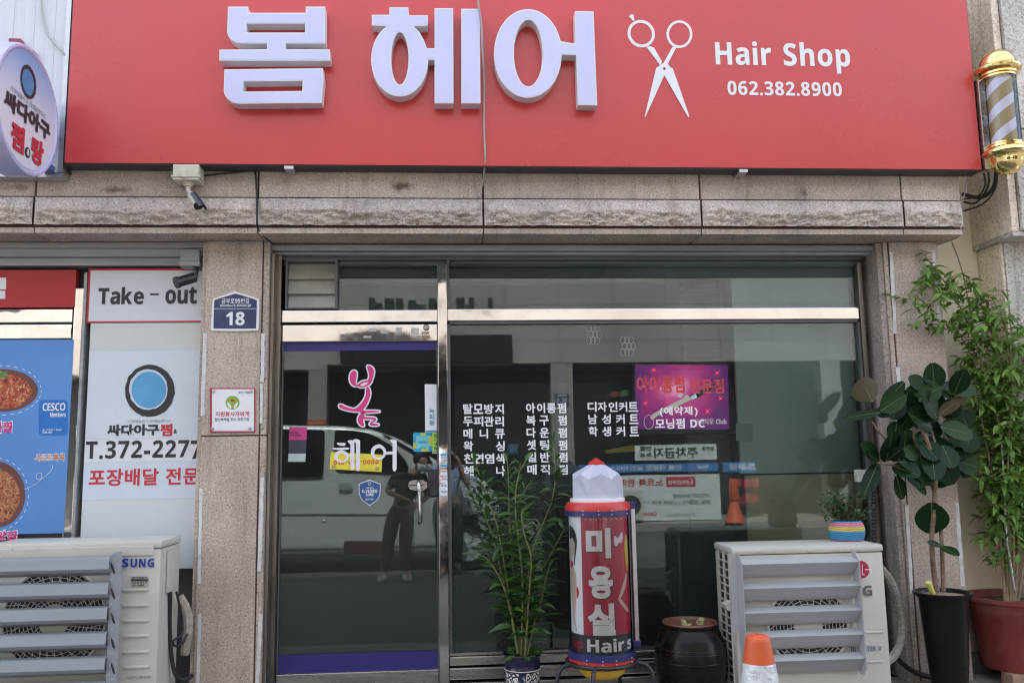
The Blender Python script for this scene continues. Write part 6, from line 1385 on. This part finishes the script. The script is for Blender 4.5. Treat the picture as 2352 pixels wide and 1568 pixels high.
for v in r_['geom']:
    if isinstance(v, bmesh.types.BMVert): v.co.y -= W_
for v in bm.verts:                                               # the sides lean in above the waist line
    if v.co.z > 1.15: k = (v.co.z-1.15)*.16; v.co.y += -k if v.co.y > VY-.5 else k
bmesh.ops.recalc_face_normals(bm, faces=bm.faces)
bmesh.ops.bevel(bm, geom=[e for e in bm.edges if abs(e.verts[0].co.y-e.verts[1].co.y) < .4 and e.calc_face_angle(0) > .8], offset=.07, segments=3, profile=.55, affect='EDGES')
m = MB(); m.bm(bm); vb = m.build('body', pm('silver car paint', (.60, .61, .61), .3, .1, .03, 2, coat=.4), t, smooth=True, ang=40)
dkw = pm('dark car glass', (.010, .012, .013), .08)
def vpanel(nm, pts, mat, parent=vb, lift=.012, th=.01, sm=1):
    m = MB(); P3 = []
    for u, v in smooth_loop(pts, sm): x, z_ = vq(u, v); P3.append((x, VY - max(0, z_-1.15)*.16 + lift, z_))
    n = len(P3); m.add(P3 + [(x, y-th, z_) for x, y, z_ in P3], [tuple(range(n)), tuple(range(2*n-1, n-1, -1))] + [(i, i+n, (i+1) % n+n, (i+1) % n) for i in range(n)]); return m.build(nm, mat, parent)
vpanel('window', [(766,990),(772,986),(822,988),(860,1000),(905,1026),(935,1062),(945,1090),(880,1084),(790,1081),(766,1078)], dkw)
vpanel('window', [(610,985),(738,986),(744,992),(742,1088),(736,1095),(610,1095)], dkw)
vpanel('window', [(452,986),(590,986),(592,1094),(456,1094)], dkw)
vpanel('windscreen', [(868,990),(905,1008),(955,1036),(998,1060),(985,1066),(940,1036),(900,1012)], dkw, vb, .014)
dl = pm('dark seam', (.02, .02, .02), .5)
for pts in ([(752,985),(754,985),(755,1290),(753,1290)], [(955,1090),(957,1090),(950,1288),(948,1288)]): vpanel('door_seam', pts, dl, vb, .006, sm=0)
vpanel('door_handle', [(777,1108),(805,1106),(808,1112),(808,1124),(778,1124)], pm('silver handle', (.42, .43, .44), .3, .3), vb, .02)
vpanel('side_trim', [(610,1172),(948,1172),(948,1180),(610,1180)], pm('pale trim', (.58, .59, .58), .4), vb, .016, sm=0)
vpanel('red_stripe', [(790,1242),(905,1242),(905,1272),(790,1272)], pm('dark red stripe', (.07, .008, .008), .5), vb, .01, sm=0)
vpanel('headlight', [(1085,1110),(1118,1112),(1140,1140),(1110,1145),(1090,1130)], pm('headlight glass', (.72, .72, .70), .1), vb, .012)
vpanel('bumper', [(1105,1200),(1153,1190),(1155,1282),(1110,1287)], pm('grey bumper', (.30, .31, .31), .45), vb, .014)
m = MB(); a = vq(948, 1085); m.cbox(a[0]-.06, a[0]+.10, VY+.02, VY+.16, a[1]-.06, a[1]+.07, .03); m.build('wing_mirror', pm('mirror shell', (.45, .46, .47), .3, .2), vb, smooth=True)
M['wheel_silver'] = pm('wheel silver', (.62, .63, .64), .35, .2)
for x in (.225, -2.88):
    for y in (VY-.11, VY-W_+.11):
        sg_ = 1 if y > VY-.8 else -1
        m = MB(); m.lathe([(.22, .10), (.315, .10), (.33, .06), (.33, -.06), (.315, -.10), (.22, -.10)], (x, y, .33), 40, 0, 'y'); wh = m.build('wheel', M['rubber'], t, smooth=True)
        m = MB(); m.lathe([(.22, .07*sg_), (.20, .085*sg_), (.19, .05*sg_), (.0005, .05*sg_)], (x, y, .33), 40, 0, 'y'); m.lathe([(.05, .05*sg_), (.045, .092*sg_), (.0005, .095*sg_)], (x, y, .33), 16, 0, 'y')
        for k in range(5):
            for da in (-.16, .16):
                a0 = 2*math.pi*k/5+da; m.tube([(x+.03*math.cos(a0), y+.083*sg_, .33+.03*math.sin(a0)), (x+.205*math.cos(a0), y+.075*sg_, .33+.205*math.sin(a0))], [.020, .016], 6)
        m.build('rim', M['wheel_silver'], wh, smooth=True)
        m = MB(); m.lathe([(.19, .048*sg_), (.0005, .048*sg_)], (x, y, .33), 24, 0, 'y'); m.build('brake_disc', M['black'], wh)

# ---- the two people mirrored in the glass
def skin_mesh(name, joints, edges, mat, parent, root, sub=2):
    ks = list(joints); me = bpy.data.meshes.new('s'); me.from_pydata([joints[k][:3] for k in ks], [(ks.index(a), ks.index(b)) for a, b in edges], [])
    o = bpy.data.objects.new('s', me); COL.objects.link(o); o.modifiers.new('k', 'SKIN')
    for i, k in enumerate(ks):
        r = joints[k][3]; r2 = joints[k][4] if len(joints[k]) > 4 else r
        me.skin_vertices[0].data[i].radius = (r, r2); me.skin_vertices[0].data[i].use_root = (k == root)
    s_ = o.modifiers.new('d', 'SUBSURF'); s_.levels = sub; s_.render_levels = sub
    r_ = bpy.data.meshes.new_from_object(o.evaluated_get(bpy.context.evaluated_depsgraph_get())); bpy.data.objects.remove(o)
    r_.name = name; r_.materials.clear(); r_.materials.append(mat)
    for p in r_.polygons: p.use_smooth = True
    return link(name, r_, parent)
skinm = pm('skin', (.36, .21, .15), .5, 0, .05, 8); hair = pm('black hair', (.012, .010, .009), .5, 0, .3, 60, stretch=(1, 1, .2), bump=.5, bs=90)
def hand(J, E, arm, c, d, up, side):
    "palm and five fingers from the wrist on"
    c, d, up = Vector(c), Vector(d).normalized(), Vector(up).normalized(); s_ = d.cross(up)*side
    J[arm+'palm'] = (*(c+d*.045), .026, .016); E.append((arm+'wrist', arm+'palm'))
    for k, (o, L) in enumerate(((-.030, .062), (-.010, .075), (.010, .078), (.028, .068))):
        b_ = c + d*.085 + s_*o; J[f'{arm}f{k}a'] = (*b_, .0095, .009); J[f'{arm}f{k}b'] = (*(b_ + d*L*.5 - up*.012), .0085, .008); J[f'{arm}f{k}c'] = (*(b_ + d*L*.78 - up*.040), .007, .007)
        E.extend([(arm+'palm', f'{arm}f{k}a'), (f'{arm}f{k}a', f'{arm}f{k}b'), (f'{arm}f{k}b', f'{arm}f{k}c')])
    b_ = c + d*.040 + s_*.042 - up*.01; J[arm+'ta'] = (*b_, .011, .011); J[arm+'tb'] = (*(b_ + d*.035 + s_*.012 - up*.02), .009, .009); E.extend([(arm+'palm', arm+'ta'), (arm+'ta', arm+'tb')])
def person(lab, loc, sp, mats):
    t = thing('person', lab, 'person', loc); J = dict(sp['joints']); E = [('pelvis','waist'),('waist','chest'),('chest','neck'),('neck','jaw'),('jaw','head'),('head','crown')]
    for s_ in 'LR': E += [('chest', s_+'sh'), (s_+'sh', s_+'elbow'), (s_+'elbow', s_+'wrist'), ('pelvis', s_+'hip'), (s_+'hip', s_+'knee'), (s_+'knee', s_+'ankle'), (s_+'ankle', s_+'toe')]
    body_e = list(E)
    for s_ in 'LR': hand(J, body_e, s_, J[s_+'wrist'][:3], *sp['hands'][s_])
    body = skin_mesh('body', J, body_e, skinm, t, 'pelvis')
    g = lambda k, f=1.0, a=0.0: (*J[k][:3], J[k][3]*f+a, (J[k][4] if len(J[k]) > 4 else J[k][3])*f+a)
    mid = lambda a, b, f: tuple(J[a][i]*(1-f)+J[b][i]*f for i in range(3))
    C = {'pelvis': g('pelvis', 1.12, .004), 'waist': g('waist', 1.12, .012), 'chest': g('chest', 1.08, .014), 'nk': (*mid('chest', 'neck', .62), .075, .07)}; CE = [('pelvis', 'waist'), ('waist', 'chest'), ('chest', 'nk')]
    for s_ in 'LR':
        C[s_+'sh'] = g(s_+'sh', 1.15, .012); C[s_+'sl'] = (*mid(s_+'sh', s_+'elbow', sp['sleeve']), .062, .062); CE += [('chest', s_+'sh'), (s_+'sh', s_+'sl')]
    skin_mesh('shirt', C, CE, mats[0], t, 'pelvis')
    T = {'pelvis': g('pelvis', 1.05, .006), 'top': (*mid('pelvis', 'waist', .45), .125, .10)}; TE = [('pelvis', 'top')]
    for s_ in 'LR':
        T[s_+'hip'] = g(s_+'hip', 1.1, .012); T[s_+'knee'] = g(s_+'knee', 1.15, .016); T[s_+'cuff'] = (*mid(s_+'knee', s_+'ankle', .93), .068, .068); TE += [('pelvis', s_+'hip'), (s_+'hip', s_+'knee'), (s_+'knee', s_+'cuff')]
    skin_mesh('trousers', T, TE, mats[1], t, 'pelvis')
    for s_ in 'LR':
        a, b = Vector(J[s_+'ankle'][:3]), Vector(J[s_+'toe'][:3]); d = (b-a); d.z = 0; d.normalize(); z0 = .035
        hl = Vector((a.x, a.y, 0)) - d*.075
        m = MB(); m.tube([hl + d*q + Vector((0, 0, zc__)) for q, zc__ in ((0, .040), (.02, .050), (.08, .058), (.15, .050), (.21, .040), (.262, .034))], [.026, .046, .053, .055, .050, .022], 14)
        m.v = [(x, y, max(.004, z_)) for x, y, z_ in m.v]; m.tube([a + Vector((0, 0, .07-a.z)), a + Vector((0, 0, .115-a.z))], [.050, .052], 14); m.build('shoe', mats[2], t, smooth=True, ang=60)
    h = Vector(J['head'][:3]); f = Vector(sp['face']).normalized(); up = Vector((0, 0, 1)); sd = f.cross(up).normalized()
    m = MB(); n1, n2 = 20, 12
    def hp(s_, q_):
        th = s_*2*math.pi; ph = q_*math.pi*.62; d = up*math.cos(ph) + (f*math.cos(th) + sd*math.sin(th))*math.sin(ph)
        cut = max(0, d.dot(f)); r = .113 + .004*noise.noise(d*9); c = h - f*.012 + up*.02
        if cut > .35 and d.z < .62: r = .07
        return c + d*r*Vector((1, 1, 1.05)).x
    m.grid(hp, n1, n2); m.build('hair', hair, t, smooth=True, ang=180)
    m = MB()
    for s_ in (-1, 1): m.lathe([(.0005, .010), (.008, .006), (.010, 0), (.0005, -.008)], h + f*.094 + sd*.033*s_ + up*.010, 10)
    m.build('eye', pm('dark eye', (.03, .02, .018), .2), t)
    m = MB()
    for s_ in (-1, 1): m.lathe([(.0005, .032), (.014, .02), (.016, -.005), (.008, -.028), (.0005, -.03)], h + sd*.094*s_ - f*.01, 10)
    m.build('ear', skinm, t, smooth=True)
    m = MB(); m.tube([h + f*.085 + up*.012, h + f*.112 - up*.022, h + f*.094 - up*.030], [.010, .017, .010], 8); m.build('nose', skinm, t, smooth=True)
    m = MB(); m.tube([h + f*.090 - up*.058 - sd*.024, h + f*.098 - up*.060, h + f*.090 - up*.058 + sd*.024], .006, 6); m.build('mouth', pm('lips', (.36, .14, .12), .5), t)
    if sp.get('mask'):
        m = MB(); m.grid(lambda s_, q_: h + (f*math.cos((s_-.5)*2.3) + sd*math.sin((s_-.5)*2.3))*(.106+.016*math.sin(q_*3.14)*math.cos((s_-.5)*2.3)) - up*(.004+.095*q_), 12, 8); m.build('face_mask', M['white'], t, smooth=True)
    return t
jn = {'pelvis': (-.63, -5.16, .88, .125, .10), 'waist': (-.59, -5.14, 1.02, .115, .09), 'chest': (-.52, -5.10, 1.20, .135, .10), 'neck': (-.43, -5.07, 1.345, .050), 'jaw': (-.385, -5.04, 1.40, .058), 'head': (-.36, -5.03, 1.46, .085, .092), 'crown': (-.345, -5.03, 1.53, .066),
      'Lsh': (-.685, -5.10, 1.27, .060), 'Lelbow': (-.80, -5.06, 1.10, .042), 'Lwrist': (-.575, -4.90, 1.015, .028), 'Rsh': (-.36, -5.12, 1.27, .060), 'Relbow': (-.30, -5.12, 1.03, .042), 'Rwrist': (-.42, -4.93, .93, .028),
      'Lhip': (-.72, -5.16, .80, .090), 'Lknee': (-.79, -5.12, .46, .062), 'Lankle': (-.84, -5.18, .10, .042), 'Ltoe': (-.88, -5.0, .04, .035), 'Rhip': (-.55, -5.16, .80, .090), 'Rknee': (-.57, -5.10, .46, .062), 'Rankle': (-.57, -5.18, .10, .042), 'Rtoe': (-.53, -5.0, .04, .035)}
person('person in black shirt, khaki trousers, white shoes and face mask leaning beside the van', (-.65, -5.15, 0), {'joints': jn, 'hands': {'L': ((.8, .4, -.25), (0, .2, 1), 1), 'R': ((-.5, .5, -.5), (0, .4, 1), -1)}, 'face': (.55, .8, -.25), 'mask': 1, 'sleeve': .72}, (pm('black cotton', (.016, .016, .017), .8, bump=.3, bs=25), pm('khaki cotton', (.09, .07, .055), .8, bump=.3, bs=20), pm('white shoe', (.66, .65, .62), .5)))
jn = {'pelvis': (-.03, -5.70, .90, .13, .105), 'waist': (-.035, -5.70, 1.06, .125, .10), 'chest': (-.045, -5.70, 1.27, .145, .105), 'neck': (-.03, -5.67, 1.42, .052), 'jaw': (-.02, -5.655, 1.47, .060), 'head': (-.015, -5.66, 1.54, .086, .093), 'crown': (-.015, -5.665, 1.61, .066),
      'Lsh': (-.235, -5.70, 1.345, .062), 'Lelbow': (-.27, -5.60, 1.13, .044), 'Lwrist': (-.10, -5.57, 1.40, .028), 'Rsh': (.155, -5.70, 1.345, .062), 'Relbow': (.22, -5.60, 1.14, .044), 'Rwrist': (.115, -5.575, 1.40, .028),
      'Lhip': (-.12, -5.70, .82, .092), 'Lknee': (-.13, -5.67, .47, .064), 'Lankle': (-.135, -5.72, .10, .044), 'Ltoe': (-.16, -5.55, .04, .036), 'Rhip': (.06, -5.70, .82, .092), 'Rknee': (.07, -5.67, .47, .064), 'Rankle': (.075, -5.72, .10, .044), 'Rtoe': (.10, -5.55, .04, .036)}
person('person in pale blue shirt and dark trousers raising a camera to the face', (-.03, -5.7, 0), {'joints': jn, 'hands': {'L': ((.35, .12, .9), (-.75, .3, .2), 1), 'R': ((-.25, .12, .95), (.75, .3, .2), -1)}, 'face': (.02, 1, -.03), 'sleeve': .8}, (pm('pale blue shirt', (.30, .38, .55), .8, bump=.3, bs=22, stretch=(3, 1, 1)), pm('dark trousers', (.025, .027, .035), .8), pm('black shoe', (.02, .02, .02), .4)))
t = thing('photo_camera', 'black photo camera held up by the person in pale blue shirt', 'camera', (0, -5.55, 1.45))
m = MB(); m.cbox(-.058, .058, -5.570, -5.545, 1.462, 1.535, .008); m.cbox(-.022, .022, -5.568, -5.547, 1.534, 1.555, .004); m.build('camera_body', M['black'], t, smooth=True)
m = MB(); m.lathe([(.030, -5.545), (.030, -5.520), (.027, -5.512), (.024, -5.5115), (.020, -5.516), (.0005, -5.518)], (0, 0, 1.5), 24, 0, 'y'); m.build('lens', pm('lens barrel', (.02, .02, .022), .3), t, smooth=True)

# pieces that came out of one loop become objects of their own
SPLIT = {'screw', 'screw_cap', 'foot', 'suction_cup', 'eye', 'ear', 'bracket', 'rail_bracket', 'pressed_rib', 'plastic_tie', 'rivet', 'slot', 'bay_rail', 'transom_bar', 'hands', 'raised_letter', 'letter_piece', 'bay_shutter_rail', 'letter', 'door_jamb', 'window_jamb'}
def islands(me):
    par = list(range(len(me.vertices)))
    def find(a):
        while par[a] != a: par[a] = par[par[a]]; a = par[a]
        return a
    for e in me.edges: a, b = find(e.vertices[0]), find(e.vertices[1]); par[a] = b
    g = {}
    for i in range(len(par)): g.setdefault(find(i), []).append(i)
    return list(g.values())
for o in list(LATER):
    if o.data is None or o.name.split('.')[0] not in SPLIT or any(c.parent is o for c in LATER): continue
    gs = islands(o.data)
    if len(gs) < 2 or len(gs) > 60: continue
    src = o.data; nm = o.name.split('.')[0]
    for k, vs in enumerate(gs):
        ix = {v: i for i, v in enumerate(vs)}; fs = [p for p in src.polygons if p.vertices[0] in ix]
        me = bpy.data.meshes.new(nm); me.from_pydata([src.vertices[v].co[:] for v in vs], [], [[ix[v] for v in p.vertices] for p in fs])
        for mt in src.materials: me.materials.append(mt)
        for p, q in zip(me.polygons, fs): p.use_smooth = q.use_smooth; p.material_index = q.material_index
        if k == 0: o.data = me
        else:
            c = bpy.data.objects.new(nm, me); LATER.append(c); c.parent = o.parent; c.matrix_parent_inverse = o.matrix_parent_inverse
for o in LATER: COL.objects.link(o)
